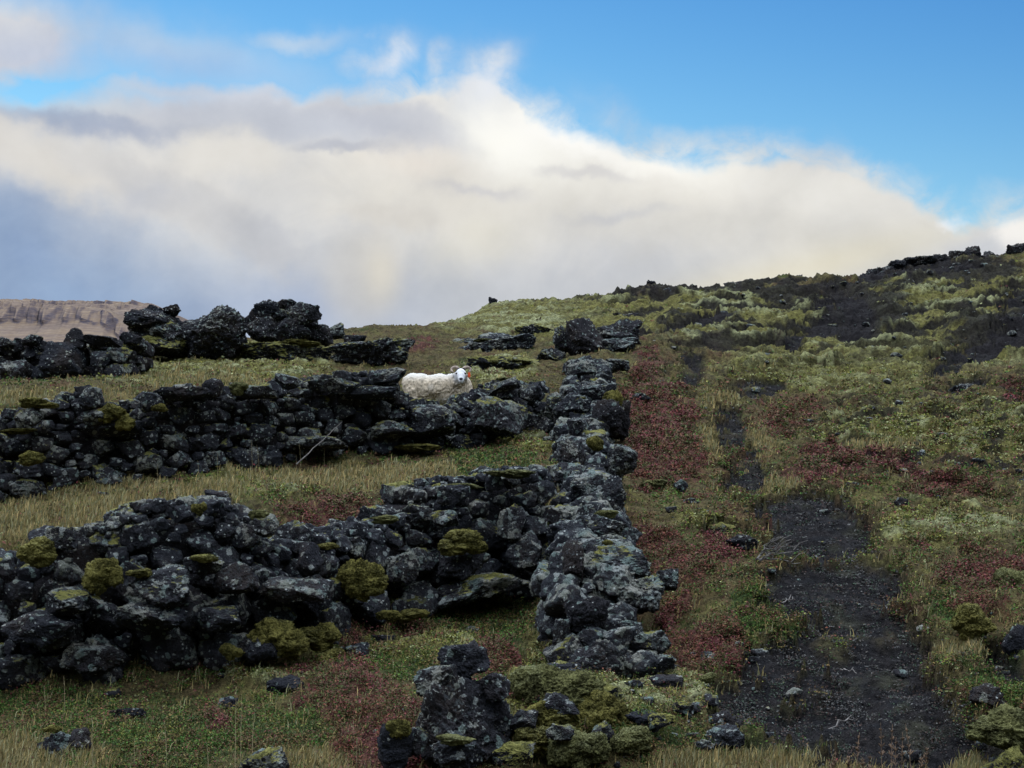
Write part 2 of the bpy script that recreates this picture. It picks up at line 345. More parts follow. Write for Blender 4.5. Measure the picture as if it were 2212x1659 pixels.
def relief(x, y, c):
    """hummocks, moss ribbons and gravel that sit on the smooth slope"""
    far = sstep(19, 30, y)
    wx = x + 0.35 * fbm(x * 1.1, y * 1.1 + 7, 2); wy = y + 0.5 * fbm(x * 0.8 + 5, y * 0.8, 2) 
    b1 = np.abs(fbm(wx * 0.55 + 0.12 * wy, wy * 0.95 - .25 * wx, 3))            # ribbons, far slope
    b1 = np.sqrt(b1 * 2.2 + 0.002)
    b2 = np.sqrt(np.abs(fbm(wx * 2.2, wy * 2.0 + 30, 2)) * 1.6 + .002)           # cushions
    b3 = np.abs(fbm(x * 9, y * 9, 3))
    tuft = fbm(x * 26, y * 26, 2)
    onhill = sstep(1150, 1400, c['px']) * far
    # turf terracettes: long low steps, steep towards the valley
    ph = y * 0.62 - x * 0.17 + 1.5 * fbm(x * .28, y * .34 + 20, 3) + .16 * fbm(x * 2.2, y * 1.6, 2)
    t = ph - np.floor(ph); saw = sstep(0.0, .22, t) * (1 - sstep(.30, 1.0, t) * .95)
    brk = sstep(-.35, .25, fbm(x * .45 + 70, y * .8, 3))
    saw = saw * brk
    # finer steps on the nearer slope
    ph2 = y * 1.5 - x * 0.30 + 1.6 * fbm(x * .5 + 9, y * .6 + 20, 3) + .2 * fbm(x * 4, y * 3, 2)
    t2 = ph2 - np.floor(ph2); midh = sstep(13, 16, y) * (1 - far) * sstep(1600, 1850, c['px'] - 120 * c['n1'])
    saw2 = sstep(0.0, .25, t2) * (1 - sstep(.32, 1.0, t2)) * sstep(-.3, .3, fbm(x * .9 + 30, y * 1.3, 3))
    t = np.where(onhill > midh, t, t2); saw = np.where(onhill > midh, saw, saw2)
    c['saw'] = saw; c['sawt'] = t; c['onhill'] = onhill = np.maximum(onhill, midh * .95)
    far = np.maximum(far, midh * .8)
    saw = np.where(midh > .3, saw2 * .45, saw)
    h = saw * .26 * onhill + b1 * (0.10 * onhill + 0.06 * far + .03) * (1 - .7 * c['soil'])
    h = h + b2 * (0.035 + 0.075 * c['moss'] + 0.05 * c['red'] + 0.03 * far) * (1 - 0.8 * c['soil'])
    h = h + b3 * 0.045 * (1 + .8 * far) + tuft * (0.012 + .01 * (1 - c['soil'])) * (1 + far)
    h = h + 0.07 * fbm(x * 0.8, y * 0.8, 3) - 0.12 * c['soil'] * (1 - far) + c['soil'] * (1 - far) * (.10 * fbm(x * 1.2 + 4, y * 1.6, 3) + .05 * np.abs(fbm(x * 4, y * 4.5, 3)))
    rock = sstep(0.62, 0.8, blobs(c['px'], c['py'], [(2050, 600, 220, 36), (1860, 700, 140, 66), (1600, 642, 500, 22), (1950, 600, 140, 26), (2150, 740, 140, 44), (1500, 715, 90, 24), (1700, 660, 120, 26)]) + 0.3 * c['n1'])
    h = h + c['soil'] * far * .12 * np.abs(fbm(x * 2.1 + 31, y * 2.1, 4, .6))
    h = h + rock * 0.16 * np.abs(fbm(x * 1.5 + 11, y * 1.3, 3, .5))
    return h - 0.09, b1, b2, rock
def ground_full(x, y):
    x = np.asarray(x, float).ravel(); y = np.asarray(y, float).ravel()
    z = base_z(x, y); c = covers(x, y, z)
    h, b1, b2, rk = relief(x, y, c)
    far = np.maximum(sstep(19, 30, y), c['onhill']); lee = np.minimum(c['sawt'], 1.06 - c['sawt'])
    c['bare'] = np.maximum(sstep(0.25, 0.12, lee + .07 * c['n2'] + .13 * fbm(x * .25 + 60, y * .3, 3)) * far * .92 * c['onhill'], rk * .9)
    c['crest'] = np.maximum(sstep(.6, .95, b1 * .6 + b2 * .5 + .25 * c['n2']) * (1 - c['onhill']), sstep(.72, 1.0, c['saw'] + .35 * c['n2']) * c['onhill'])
    fade = (1 - sstep(60, 90, y)) * sstep(-2, 3, y)
    return z + h * fade, c, b1, b2, rk
def gz(x, y): return ground_full(np.array([x]), np.array([y]))[0][0]

# ------------------------------------------------------------------ mesh helpers
def np_mesh(name, co, quads=None, tris=None, smooth=True):
    me = bpy.data.meshes.new(name)
    co = np.asarray(co, np.float32)
    me.vertices.add(len(co)); me.vertices.foreach_set('co', co.ravel())
    idx = []; st = []; tot = []; n = 0
    for f, k in ((quads, 4), (tris, 3)):
        if f is None or len(f) == 0: continue
        f = np.asarray(f, np.int32)
        idx.append(f.ravel()); st.append(n + np.arange(len(f), dtype=np.int32) * k); n += f.size
    idx = np.concatenate(idx); st = np.concatenate(st)
    me.loops.add(len(idx)); me.loops.foreach_set('vertex_index', idx)
    me.polygons.add(len(st)); me.polygons.foreach_set('loop_start', st)
    me.update(calc_edges=True); me.validate()
    if smooth: me.polygons.foreach_set('use_smooth', np.ones(len(me.polygons), bool))
    return me
def add_obj(name, me, mat, parent=None):
    o = bpy.data.objects.new(name, me); COL.objects.link(o)
    if mat and me is not None and not me.materials: me.materials.append(mat)
    if parent: o.parent = parent
    return o
def tag(o, label=None, cat=None, group=None, kind=None):
    if label: o['label'] = label
    if cat: o['category'] = cat
    if group: o['group'] = group
    if kind: o['kind'] = kind
    return o
def empty(name, loc):
    o = bpy.data.objects.new(name, None); COL.objects.link(o); o.location = loc; o.empty_display_size = 0.2
    return o
def col_attr(me, name, c):
    a = me.color_attributes.new(name, 'FLOAT_COLOR', 'POINT')
    c = np.c_[np.asarray(c, np.float32), np.ones(len(c), np.float32)]
    a.data.foreach_set('color', c.ravel())

# ------------------------------------------------------------------ materials
def new_mat(name, rough=0.9, spec=0.2):
    m = bpy.data.materials.new(name); m.use_nodes = True
    b = m.node_tree.nodes['Principled BSDF']
    b.inputs['Roughness'].default_value = rough; b.inputs['Specular IOR Level'].default_value = spec
    return m, m.node_tree, b
def pos(nt):
    g = nt.nodes.new('ShaderNodeNewGeometry'); return g
def bump(nt, b, h, dist, strength=1.0):
    n = nt.nodes.new('ShaderNodeBump'); n.inputs['Distance'].default_value = dist; n.inputs['Strength'].default_value = strength
    nt.links.new(h.s, n.inputs['Height']); nt.links.new(n.outputs[0], b.inputs['Normal'])

def rock_mat(name, lichen=0.5, moss=0.3, brown=0.3, tone=1.0, grow_up=0.25):
    m, nt, b = new_mat(name, 0.93, 0.15)
    g = pos(nt); P = g.outputs['Position']
    sp = nt.nodes.new('ShaderNodeSeparateXYZ'); nt.links.new(g.outputs['Normal'], sp.inputs[0]); nz = X(nt, sp.outputs[2])
    oi = nt.nodes.new('ShaderNodeObjectInfo'); rnd = X(nt, oi.outputs['Random'])
    big = noise(nt, P, 3.0, 3); mid = noise(nt, P, 14, 6, 0.62, .3); fin = noise(nt, P, 55, 4, 0.65); hi = noise(nt, P, 160, 2, 0.6)
    c = mix(nt, (rnd * 0.6 + big * 0.9 - 0.35).clamp(), tuple(tone * v for v in (0.014, 0.016, 0.021)), tuple(tone * v for v in (0.030, 0.025, 0.025)))
    c = mix(nt, (big.step(0.48, 0.62) * brown), c, tuple(tone * v for v in (0.036, 0.025, 0.018)))
    c = mix(nt, fin.step(0.45, 0.75) * 0.6, c, tuple(tone * v for v in (0.042, 0.043, 0.050)))
    # crustose lichen: pale grey green crusts with ragged rims, grown together into blotches
    vd, vc = voro(nt, P, 15)
    sc_ = nt.nodes.new('ShaderNodeSeparateColor'); nt.links.new(vc, sc_.inputs[0]); vr = X(nt, sc_.outputs[0]); vg = X(nt, sc_.outputs[1])
    n_b = noise(nt, P, 10.0, 7, 0.74, .4); n_c = noise(nt, P, 26.0, 5, 0.7)
    grow = (big - 0.5) * 0.5 + nz * grow_up * 0.32 + (rnd - 0.5) * 0.08 + (lichen - 0.5) * 0.36
    blot = (n_b + grow).step(0.585, 0.625)
    film = (n_c + grow * .8).step(0.52, 0.66)
    ros = ((vr * 0.45 - vd) + (n_b - 0.5) * 1.0 + grow * 0.9 + 0.02).step(0.0, 0.06)
    lc = mix(nt, vg.step(.35, .6), (0.26, 0.28, 0.26), (0.15, 0.20, 0.18))
    lc = mix(nt, big.step(.5, .6) * .5, lc, (0.24, 0.21, 0.15))
    lc = mix(nt, hi.step(0.42, 0.62) * 0.65, lc, (0.07, 0.08, 0.08))
    c = mix(nt, film * 0.5, c, (0.075, 0.092, 0.095))
    c = mix(nt, blot.max(ros) * (fin.step(.28, .5) * .5 + .5), c, lc)
    v2, v2c = voro(nt, P, 38)
    s2 = nt.nodes.new('ShaderNodeSeparateColor'); nt.links.new(v2c, s2.inputs[0])
    spot = (X(nt, s2.outputs[0]) - 0.87 + (lichen - .5) * .12).step(0, 0.02) * (0.34 - v2 + (fin - .5) * .5).step(0, 0.06)
    c = mix(nt, spot * 0.9, c, (0.32, 0.34, 0.32))
    # moss and olive film on ledges
    mo = (nz * 0.55 + (noise(nt, P, 4.5, 4, .55) - 0.5) * 2.2 + (rnd - .5) * 0.3 + (fin - .5) * .5 + (moss - 1.0)).step(0.0, 0.13)
    mc = mix(nt, mid.step(0.35, 0.65), (0.065, 0.065, 0.016), (0.20, 0.19, 0.055))
    c = mix(nt, mo, c, mc)
    nt.links.new(c, b.inputs['Base Color'])
    v3, _ = voro(nt, P, 42)
    bump(nt, b, mid * 1.0 + fin * 0.7 + hi * 0.3 - (0.32 - v3).max(0.0) * 0.9 + blot * .25, 0.05, 0.9)
    return m
M_ROCK = rock_mat('lichened_lava', 0.52, 0.42)
M_ROCK_B = rock_mat('lichened_lava_mid', 0.50, 0.48, tone=.95)
M_PALE = rock_mat('heavily_lichened_lava', 0.56, 0.34, grow_up=0.34)
M_DARK = rock_mat('bare_dark_lava', 0.16, 0.0, 0.5, 0.85)
M_BOULDER = rock_mat('boulder_lava', 0.38, 0.12, 0.5)
M_MOSSY = rock_mat('mossy_lava', 0.45, 0.98)

def moss_mat(name, a=(0.045, 0.042, 0.012), b_=(0.24, 0.215, 0.060), tip=(0.33, 0.33, 0.15)):
    m, nt, b = new_mat(name, 1.0, 0.05)
    g = pos(nt); P = g.outputs['Position']
    sp = nt.nodes.new('ShaderNodeSeparateXYZ'); nt.links.new(g.outputs['Normal'], sp.inputs[0]); nz = X(nt, sp.outputs[2])
    n1 = noise(nt, P, 9, 4, .6); n2 = noise(nt, P, 60, 4, .7); n3 = noise(nt, P, 2.5, 3)
    c = mix(nt, (n1 * .5 + n2 * .5).step(.40, .60), a, b_)
    c = mix(nt, (n3.step(.4, .62) * n2.step(.4, .7) * nz.step(0.2, 0.9)) * 0.6, c, tip)  # pale tips on upward faces, brightened to paint highlights into the moss
    c = mix(nt, (n1 * .5 + n2 * .5).step(.62, .7) * .5, c, (0.07, 0.035, 0.02))
    nt.links.new(c, b.inputs['Base Color'])
    bump(nt, b, n2 * 1.0 + n1 * .8, 0.08, 1.0)
    return m
M_MOSS = moss_mat('moss')
M_MOSS_PALE = moss_mat('pale_moss', (0.05, 0.05, 0.02), (0.22, 0.22, 0.085), (0.37, 0.40, 0.24))

def ground_mat():
    m, nt, b = new_mat('ground_cover', 1.0, 0.08)
    at = nt.nodes.new('ShaderNodeVertexColor'); at.layer_name = 'Col'
    g = pos(nt); P = g.outputs['Position']
    n1 = noise(nt, P, 16, 5, .65); n2 = noise(nt, P, 70, 3, .65); n0 = noise(nt, P, 1.3, 3)
    n5 = noise(nt, P, 6, 4, .6); f = n1.step(.36, .64) * .45 + n2.step(.36, .64) * .25 + n5.step(.36, .64) * .3
    c = mix(nt, 1.0, at.outputs[0], mix(nt, f, (0.22, 0.22, 0.24), (1.7, 1.67, 1.6)), 'MULTIPLY')
    hs = nt.nodes.new('ShaderNodeHueSaturation'); nt.links.new(c, hs.inputs['Color'])
    nt.links.new((n1 * .08 + .46).s, hs.inputs['Hue'])
    nt.links.new(hs.outputs[0], b.inputs['Base Color'])
    bump(nt, b, n1 * 1.0 + n2 * 0.6, 0.05, 1.0)
    return m
M_GROUND = ground_mat()

# ------------------------------------------------------------------ the ground: one sheet from the viewer's back to the horizon
def mixc(a, b, t): return a * (1 - t[:, None]) + np.asarray(b)[None] * t[:, None]
def build_ground():
    ai = np.linspace(-0.43, 0.43, 880)
    ao = 0.43 * np.r_[np.geomspace(1.003, 1.9, 110), np.geomspace(2.0, 14, 30)]
    a = np.r_[-ao[::-1], ai, ao]
    dn = np.geomspace(7.2, 62, 1000)
    d0 = np.r_[np.linspace(-460, -12, 60), np.linspace(-10, 7.1, 60)]
    df = np.geomspace(62.5, 6500, 70)
    d = np.r_[d0, dn, df]
    wd = np.where(d > 7.2, d, 7.2 + np.maximum(0, -d) * 0.9)
    Xg = (wd[:, None] * a[None]).ravel(); Yg = np.repeat(d, len(a))
    z, c, b1, b2, rk = ground_full(Xg, Yg)
    nr, nc = len(d), len(a)
    i = np.arange(nr * nc).reshape(nr, nc)
    q = np.stack([i[:-1, :-1], i[:-1, 1:], i[1:, 1:], i[1:, :-1]], -1).reshape(-1, 4)
    me = np_mesh('ground', np.c_[Xg, Yg, z], q)
    n1, n2 = c['n1'], c['n2']
    far = sstep(19, 32, Yg)
    v = 0.5 + 0.5 * n1; w = np.clip(0.5 + 0.8 * n2, 0, 1)
    colr = mixc(np.tile(np.array([0.052, 0.046, 0.020]), (len(z), 1)), (0.085, 0.066, 0.030), w)      # olive heath
    colr = mixc(colr, (0.040, 0.050, 0.016), sstep(0.1, 0.5, n1))
    colr = mixc(colr, (0.075, 0.040, 0.022), sstep(0.1, 0.4, -n1) * .6)
    colr = mixc(colr, (0.11, 0.105, 0.035), sstep(0.1, 0.4, fbm(Xg * 2.3 + 44, Yg * 1.7, 3)) * .6)
    colr = mixc(colr, (0.024, 0.045, 0.012), c['green'] * .85)
    colr = mixc(colr, (0.15, 0.12, 0.05), c['dry'] * .8)
    mo = mixc(np.tile(np.array([0.060, 0.057, 0.018]), (len(z), 1)), (0.145, 0.135, 0.044), w)
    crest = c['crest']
    mo = mixc(mo, (0.23, 0.245, 0.135), crest * .7)  # pale moss tips, strengthened to paint sky light on the crests
    mo = mixc(mo, (0.055, 0.040, 0.020), sstep(.1, .6, -n2) * .5)
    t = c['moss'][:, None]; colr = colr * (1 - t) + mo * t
    rd = mixc(np.tile(np.array([0.055, 0.026, 0.020]), (len(z), 1)), (0.095, 0.034, 0.032), w)
    rd = mixc(rd, (0.05, 0.05, 0.02), sstep(.05, .4, -n2) * .7)
    t = (c['red'] * .85)[:, None]; colr = colr * (1 - t) + rd * t
    so = mixc(np.tile(np.array([0.009, 0.010, 0.012]), (len(z), 1)), (0.016, 0.014, 0.014), w)
    so = mixc(so, (0.035, 0.036, 0.024), sstep(.1, .5, fbm(Xg * 3.1 + 8, Yg * 2.3, 3)) * .6)
    t = c['soil'][:, None]; colr = colr * (1 - t) + so * t
    # bare lava in the creases between the moss ribbons
    bare = c['bare']
    colr = mixc(colr, (0.012, 0.011, 0.012), bare)
    plain = np.maximum(sstep(60, 90, Yg), 1 - sstep(-8, 3, Yg))
    colr = mixc(colr, (0.05, 0.05, 0.022), plain)
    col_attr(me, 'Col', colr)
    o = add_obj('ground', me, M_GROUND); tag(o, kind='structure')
    return Xg.reshape(nr, nc), Yg.reshape(nr, nc), z.reshape(nr, nc), {k: c[k].reshape(nr, nc) for k in c}
GX, GY, GZ, GC = build_ground()

# ------------------------------------------------------------------ rocks
import bmesh
_ico = {}
def ico(n):
    if n not in _ico:
        bm = bmesh.new(); bmesh.ops.create_icosphere(bm, subdivisions=n, radius=1)
        v = np.array([p.co[:] for p in bm.verts]); f = np.array([[q.index for q in p.verts] for p in bm.faces]); bm.free()
        _ico[n] = (v / np.linalg.norm(v, axis=1)[:, None], f)
    return _ico[n]
def rock_verts(seed, n=5, rough=1.0, planes=13, asp=(1, 1, 1), lump=0.13, detail=1.0):
    """an angular, pitted lava block filling the unit cube"""
    rs = np.random.RandomState(seed)
    v, f = ico(n)
    r = np.full(len(v), 1.25)
    for k in range(planes):
        nn = rs.normal(size=3); nn /= np.linalg.norm(nn)
        if k < 4: nn[np.argsort(-np.abs(nn))[1:]] *= 0.35; nn /= np.linalg.norm(nn)
        off = rs.uniform(0.66, 0.98)
        t = off / np.maximum(v @ nn, 1e-3)
        h = np.clip(0.5 + 0.5 * (t - r) / 0.09, 0, 1)
        r = t * (1 - h) + r * h - 0.09 * h * (1 - h)
    r = np.clip(r, 0.35, 1.3)
    o = rs.uniform(0, 200, 3)
    p = v * r[:, None] * np.array(asp)[None]
    N = lambda s, k: perlin(p[:, 0] * s + o[0] + k, p[:, 1] * s + o[1], p[:, 2] * s + o[2])
    r = r * (1 + lump * N(1.5, 0) + rough * (0.085 * N(3.3, 5) - 0.07 * np.abs(N(5.1, 9)) + 0.05 * N(8.5, 3)))
    if n >= 5: r = r * (1 + rough * detail * (0.035 * N(17, 2) - 0.05 * np.maximum(0, N(13, 8) - .15)))
    if n >= 6: r = r * (1 + rough * detail * (0.022 * N(34, 4) - 0.02 * np.abs(N(26, 1))))
    p = v * r[:, None]
    lo, hi = p.min(0), p.max(0)
    return (p - (lo + hi) / 2) / (hi - lo), f
PROTO = []
for i in range(26):
    v, f = rock_verts(100 + i, 5, 0.8 + 0.25 * (i % 3), 11 + i % 5, (1.25, 1.1, .85))
    PROTO.append((v, f, [None] * 3))
def proto_mesh(i, mi, mat):
    v, f, ms = PROTO[i]
    if ms[mi] is None:
        ms[mi] = np_mesh('stone', v, tris=f)
        ms[mi].materials.append(mat)
    return ms[mi]

rnd = random.Random(5)
def hero(name, px, py, w, h, d, seed, mat=M_ROCK, n=6, dep=None, rot=0.0, tilt=0.0, parent=None, origin=(0, 0, 0), **kw):
    """one rock whose middle stands at photo place (px, py) at distance d, w x h in photo units"""
    sx, sz = w / PXF * d, h / PXF * d
    sy = dep if dep else (sx * 0.8 + sz * 0.3)
    mm = (sx * sy * sz) ** (1 / 3)
    v, f = rock_verts(seed, n, asp=(sx / mm, sy / mm, sz / mm), **kw)
    v = v * np.array([sx, sy, sz])
    c, s = math.cos(R(tilt)), math.sin(R(tilt))
    v = np.c_[v[:, 0] * c + v[:, 2] * s, v[:, 1], v[:, 2] * c - v[:, 0] * s]
    X0, Y0, Z0 = W(px, py, d)
    if parent is None:
        me = np_mesh(name, v + np.array([0, 0, sz / 2]), tris=f)
        o = add_obj(name, me, mat); o.location = (X0, Y0, Z0 - sz / 2)
    else:
        me = np_mesh(name, v, tris=f)
        o = add_obj(name, me, mat, parent); o.location = (X0 - origin[0], Y0 - origin[1], Z0 - origin[2])
    return o

def moss_pad(name, px, py, w, h, d, seed, mat=M_MOSS, dep=None, parent=None, origin=(0, 0, 0), n=6):
    """a swollen cushion of moss, domed and lumpy"""
    rs = np.random.RandomState(seed); PV = []; PF = []; k = 0; v0, f0 = ico(n - 1 if n > 5 else n)
    asp = w / max(h, 1)
    for q in range(6):
        o = rs.uniform(0, 100, 3); v = v0
        N = lambda s: perlin(v[:, 0] * s + o[0], v[:, 1] * s + o[1], v[:, 2] * s + o[2])
        r = 1 + .30 * N(1.4) + 0.20 * np.abs(N(3.0)) + .10 * N(7) + .08 * N(15) + .10 * N(30) + .06 * N(60)
        sc3 = np.array([rs.uniform(.42, .70), rs.uniform(.5, .8), rs.uniform(.40, .72)])
        a = rs.uniform(0, 6.28); rad = 0 if q == 0 else rs.uniform(.45, .80)
        p = v * r[:, None] * (sc3 if q else np.array([.72, .8, .72])) + np.array([math.cos(a) * rad, -.1, math.sin(a) * rad * (.8 if math.sin(a) > 0 else .95)])
        PV.append(p); PF.append(f0 + k); k += len(p)
    p = np.concatenate(PV); f = np.concatenate(PF)
    lo, hi = p.min(0), p.max(0); p = (p - (lo + hi) / 2) / (hi - lo)
    sx, sz = w / PXF * d, h / PXF * d; sy = dep or sx * .7
    p = p * np.array([sx, sy, sz]); X0, Y0, Z0 = W(px, py, d)
    if parent is None:
        me = np_mesh(name, p + np.array([0, 0, sz / 2]), tris=f); ob = add_obj(name, me, mat); ob.location = (X0, Y0, Z0 - sz / 2)
    else:
        me = np_mesh(name, p, tris=f); ob = add_obj(name, me, mat, parent); ob.location = (X0 - origin[0], Y0 - origin[1], Z0 - origin[2])
    return ob

def rubble_mesh(items, name, mat, parent, origin):
    """small stones merged: the countless chips that fill a wall"""
    V = []; F = []; n = 0
    for (p, s, rz, rx, pi) in items:
        v, f = ico(4)[0].copy(), ico(4)[1]
        pv, pf, _ = PROTO[pi]
        v = rock_lo(pi); 
        v = v * np.array(s)
        c, sn = math.cos(rx), math.sin(rx); v = np.c_[v[:, 0] * c + v[:, 2] * sn, v[:, 1], v[:, 2] * c - v[:, 0] * sn]
        c, sn = math.cos(rz), math.sin(rz); v = np.c_[v[:, 0] * c - v[:, 1] * sn, v[:, 0] * sn + v[:, 1] * c, v[:, 2]]
        V.append(v + np.array(p) - np.array(origin)); F.append(f + n); n += len(v)
    me = np_mesh(name, np.concatenate(V), tris=np.concatenate(F))
    o = add_obj(name, me, mat, parent); o['kind'] = 'stuff'
    return o
_lo = {}
def rock_lo(i):
    if i not in _lo: _lo[i] = rock_verts(100 + i, 4, 1.1, 10)[0]
    return _lo[i]

# ------------------------------------------------------------------ dry stone walls
def resample(st, step=0.05):
    """stations (px, base row, top row, distance) -> dense spine"""
    P = []
    for px, pb, pt, d in st:
        x, y, zb = W(px, pb, d); P.append((x, y, zb, W(px, pt, d)[2]))
    P = np.array(P); seg = np.hypot(*(np.diff(P[:, :2], axis=0)).T); s = np.r_[0, np.cumsum(seg)]
    t = np.arange(0, s[-1], step)
    return t, np.stack([np.interp(t, s, P[:, k]) for k in range(4)], 1)
def stone_wall(st, label, seed, rbig, rsmall, mats, manual=(), moss=(), thick=0.5, nmax=100, tries=9000, batter=0.16, aspect=1.22, both=False, sizeh=0.0, keepout=()):
    rs = np.random.RandomState(seed)
    t, S = resample(st)
    o0 = tuple(S[len(S) // 2, :3])
    root = empty('stone_wall', o0)
    tag(root, label, 'stone wall', kind='thing')
    tan = np.gradient(S[:, :2], axis=0); tan /= np.linalg.norm(tan, axis=1)[:, None]
    nor = np.c_[tan[:, 1], -tan[:, 0]]                 # towards the viewer when the spine runs left to right
    placed = []; pc = np.zeros((0, 4))
    L = t[-1]
    man = [(m[0], m[1]) for m in manual]
    for k in range(tries):
        fr = k / tries
        r = (rbig * (1 - fr) ** 1.6 + rsmall * (1 - (1 - fr) ** 1.6)) * rs.uniform(0.8, 1.2)
        s = rs.uniform(0, L); i = min(int(s / 0.05), len(S) - 1)
        H = S[i, 3] - S[i, 2]
        if H < 0.12: continue
        h = rs.uniform(0, max(0.02, H - r * .6))
        r *= 1 + sizeh * (0.5 - h / max(H, .3))
        lat = 0.0 if rs.rand() < 0.72 else rs.uniform(0, thick)
        if lat > 0.05: h = max(0.0, H - r * rs.uniform(.7, 1.6))
        if both and rs.rand() < .4: lat = thick; h = rs.uniform(0, H - r * .6)
        q = np.array([s / aspect, h, lat / 1.1, r])
        if len(pc):
            dd = np.sqrt(((pc[:, :3] - q[:3]) ** 2).sum(1))
            if (dd < 0.88 * (pc[:, 3] + r)).any(): continue
        ctr = S[i, :2] - nor[i] * (lat + h * batter + r * 0.5)
        z = S[i, 2] + h + r * 0.35
        ppx, ppy = CX + ctr[0] / ctr[1] * PXF, HY - (z - EYE) / ctr[1] * PXF
        if any(((ppx - kx) / kw) ** 2 + ((ppy - ky) / kh) ** 2 < 1 for kx, ky, kw, kh in keepout): continue
        pc = np.vstack([pc, q])
        ang = math.atan2(tan[i, 1], tan[i, 0])
        placed.append((r, (ctr[0], ctr[1], z), (r * 2 * aspect * rs.uniform(.92, 1.16), r * rs.uniform(1.9, 2.7), r * 2 * rs.uniform(.94, 1.14)), ang + rs.normal(0, .25) + (math.pi if rs.rand() < .5 else 0), rs.normal(0, .16), rs.randint(len(PROTO))))
    placed.sort(key=lambda a: -a[0])
    nman = len(manual)
    for (r, p, s, rz, rx, pi) in placed[:nmax - nman]:
        mi = 0 if rs.rand() < 0.8 else 1
        ob = bpy.data.objects.new('stone', proto_mesh_m(pi, mats[mi])); COL.objects.link(ob); ob.parent = root
        ob.location = tuple(np.array(p) - np.array(o0)); ob.scale = s; ob.rotation_euler = (0, rx, rz)
    small = placed[nmax - nman:]
    if small: rubble_mesh([(p, s, rz, rx, pi) for r, p, s, rz, rx, pi in small], 'small_stones', mats[0], root, o0)
    for m in manual:
        px, py, w, h, d, sd = m[:6]; mt = m[6] if len(m) > 6 else mats[0]; tl = m[7] if len(m) > 7 else 0
        hero('stone', px, py, w * .92, h * .95, d, sd, mt, 6, tilt=tl, parent=root, origin=o0, rough=.85)
    for m in moss:
        moss_pad('moss_cushion', *m[:5], m[5] if len(m) > 5 else 11, parent=root, origin=o0, mat=m[6] if len(m) > 6 else M_MOSS)
    # the packed earth and chips inside the wall
    nh = 26; n = len(S)
    rows = []
    for j in range(nh):
        u = j / (nh - 1)
        if u < .5: lat = np.full(n, 0.20); hh = u * 2
        else: lat = np.full(n, 0.20 + (thick - 0.2) * (u - .5) * 2); hh = 1.0
        Hh = np.maximum(S[:, 3] - S[:, 2] - 0.13, 0.0)
        z = S[:, 2] - 0.15 + (Hh + .15) * hh
        nx = perlin(S[:, 0] * 5, S[:, 1] * 5, z * 5) * .07
        xy = S[:, :2] - nor * (lat + batter * Hh * hh + nx)[:, None]
        rows.append(np.c_[xy, z + nx * .5])
    G = np.stack(rows, 0); idx = np.arange(nh * n).reshape(nh, n)
    q = np.stack([idx[:-1, :-1], idx[:-1, 1:], idx[1:, 1:], idx[1:, :-1]], -1).reshape(-1, 4)
    core = add_obj('rubble_core', np_mesh('rubble_core', G.reshape(-1, 3) - np.array(o0), q), M_DARK, root)
    return root
_pm = {}
def proto_mesh_m(i, mat):
    if (i, mat.name) not in _pm:
        me = np_mesh('stone', PROTO[i][0], tris=PROTO[i][1]); me.materials.append(mat); _pm[(i, mat.name)] = me
    return _pm[(i, mat.name)]

A_ST = [(-420, 1490, 1215, 10.4), (-200, 1490, 1205, 10.4), (0, 1475, 1195, 10.5), (60, 1470, 1185, 10.5), (110, 1468, 1150, 10.55), (170, 1465, 1140, 10.6), (230, 1460, 1128, 10.6), (300, 1455, 1092, 10.65), (420, 1448, 1078, 10.75), (500, 1440, 1088, 10.8), (570, 1425, 1125, 10.9), (610, 1415, 1168, 11.0), (640, 1408, 1180, 11.1),
        (700, 1390, 1165, 11.3), (790, 1355, 1145, 11.7), (870, 1322, 1120, 12.1), (925, 1312, 1105, 12.3), (945, 1306, 1055, 12.4), (1050, 1288, 1030, 12.8), (1100, 1286, 1018, 12.9), (1215, 1283, 1012, 13.1)]
A_KEEP = [(78, 1195, 40, 30), (218, 1248, 42, 34), (355, 1262, 70, 50), (780, 1250, 60, 40), (1000, 1190, 60, 40), (620, 1385, 110, 50), (620, 1280, 80, 30)]
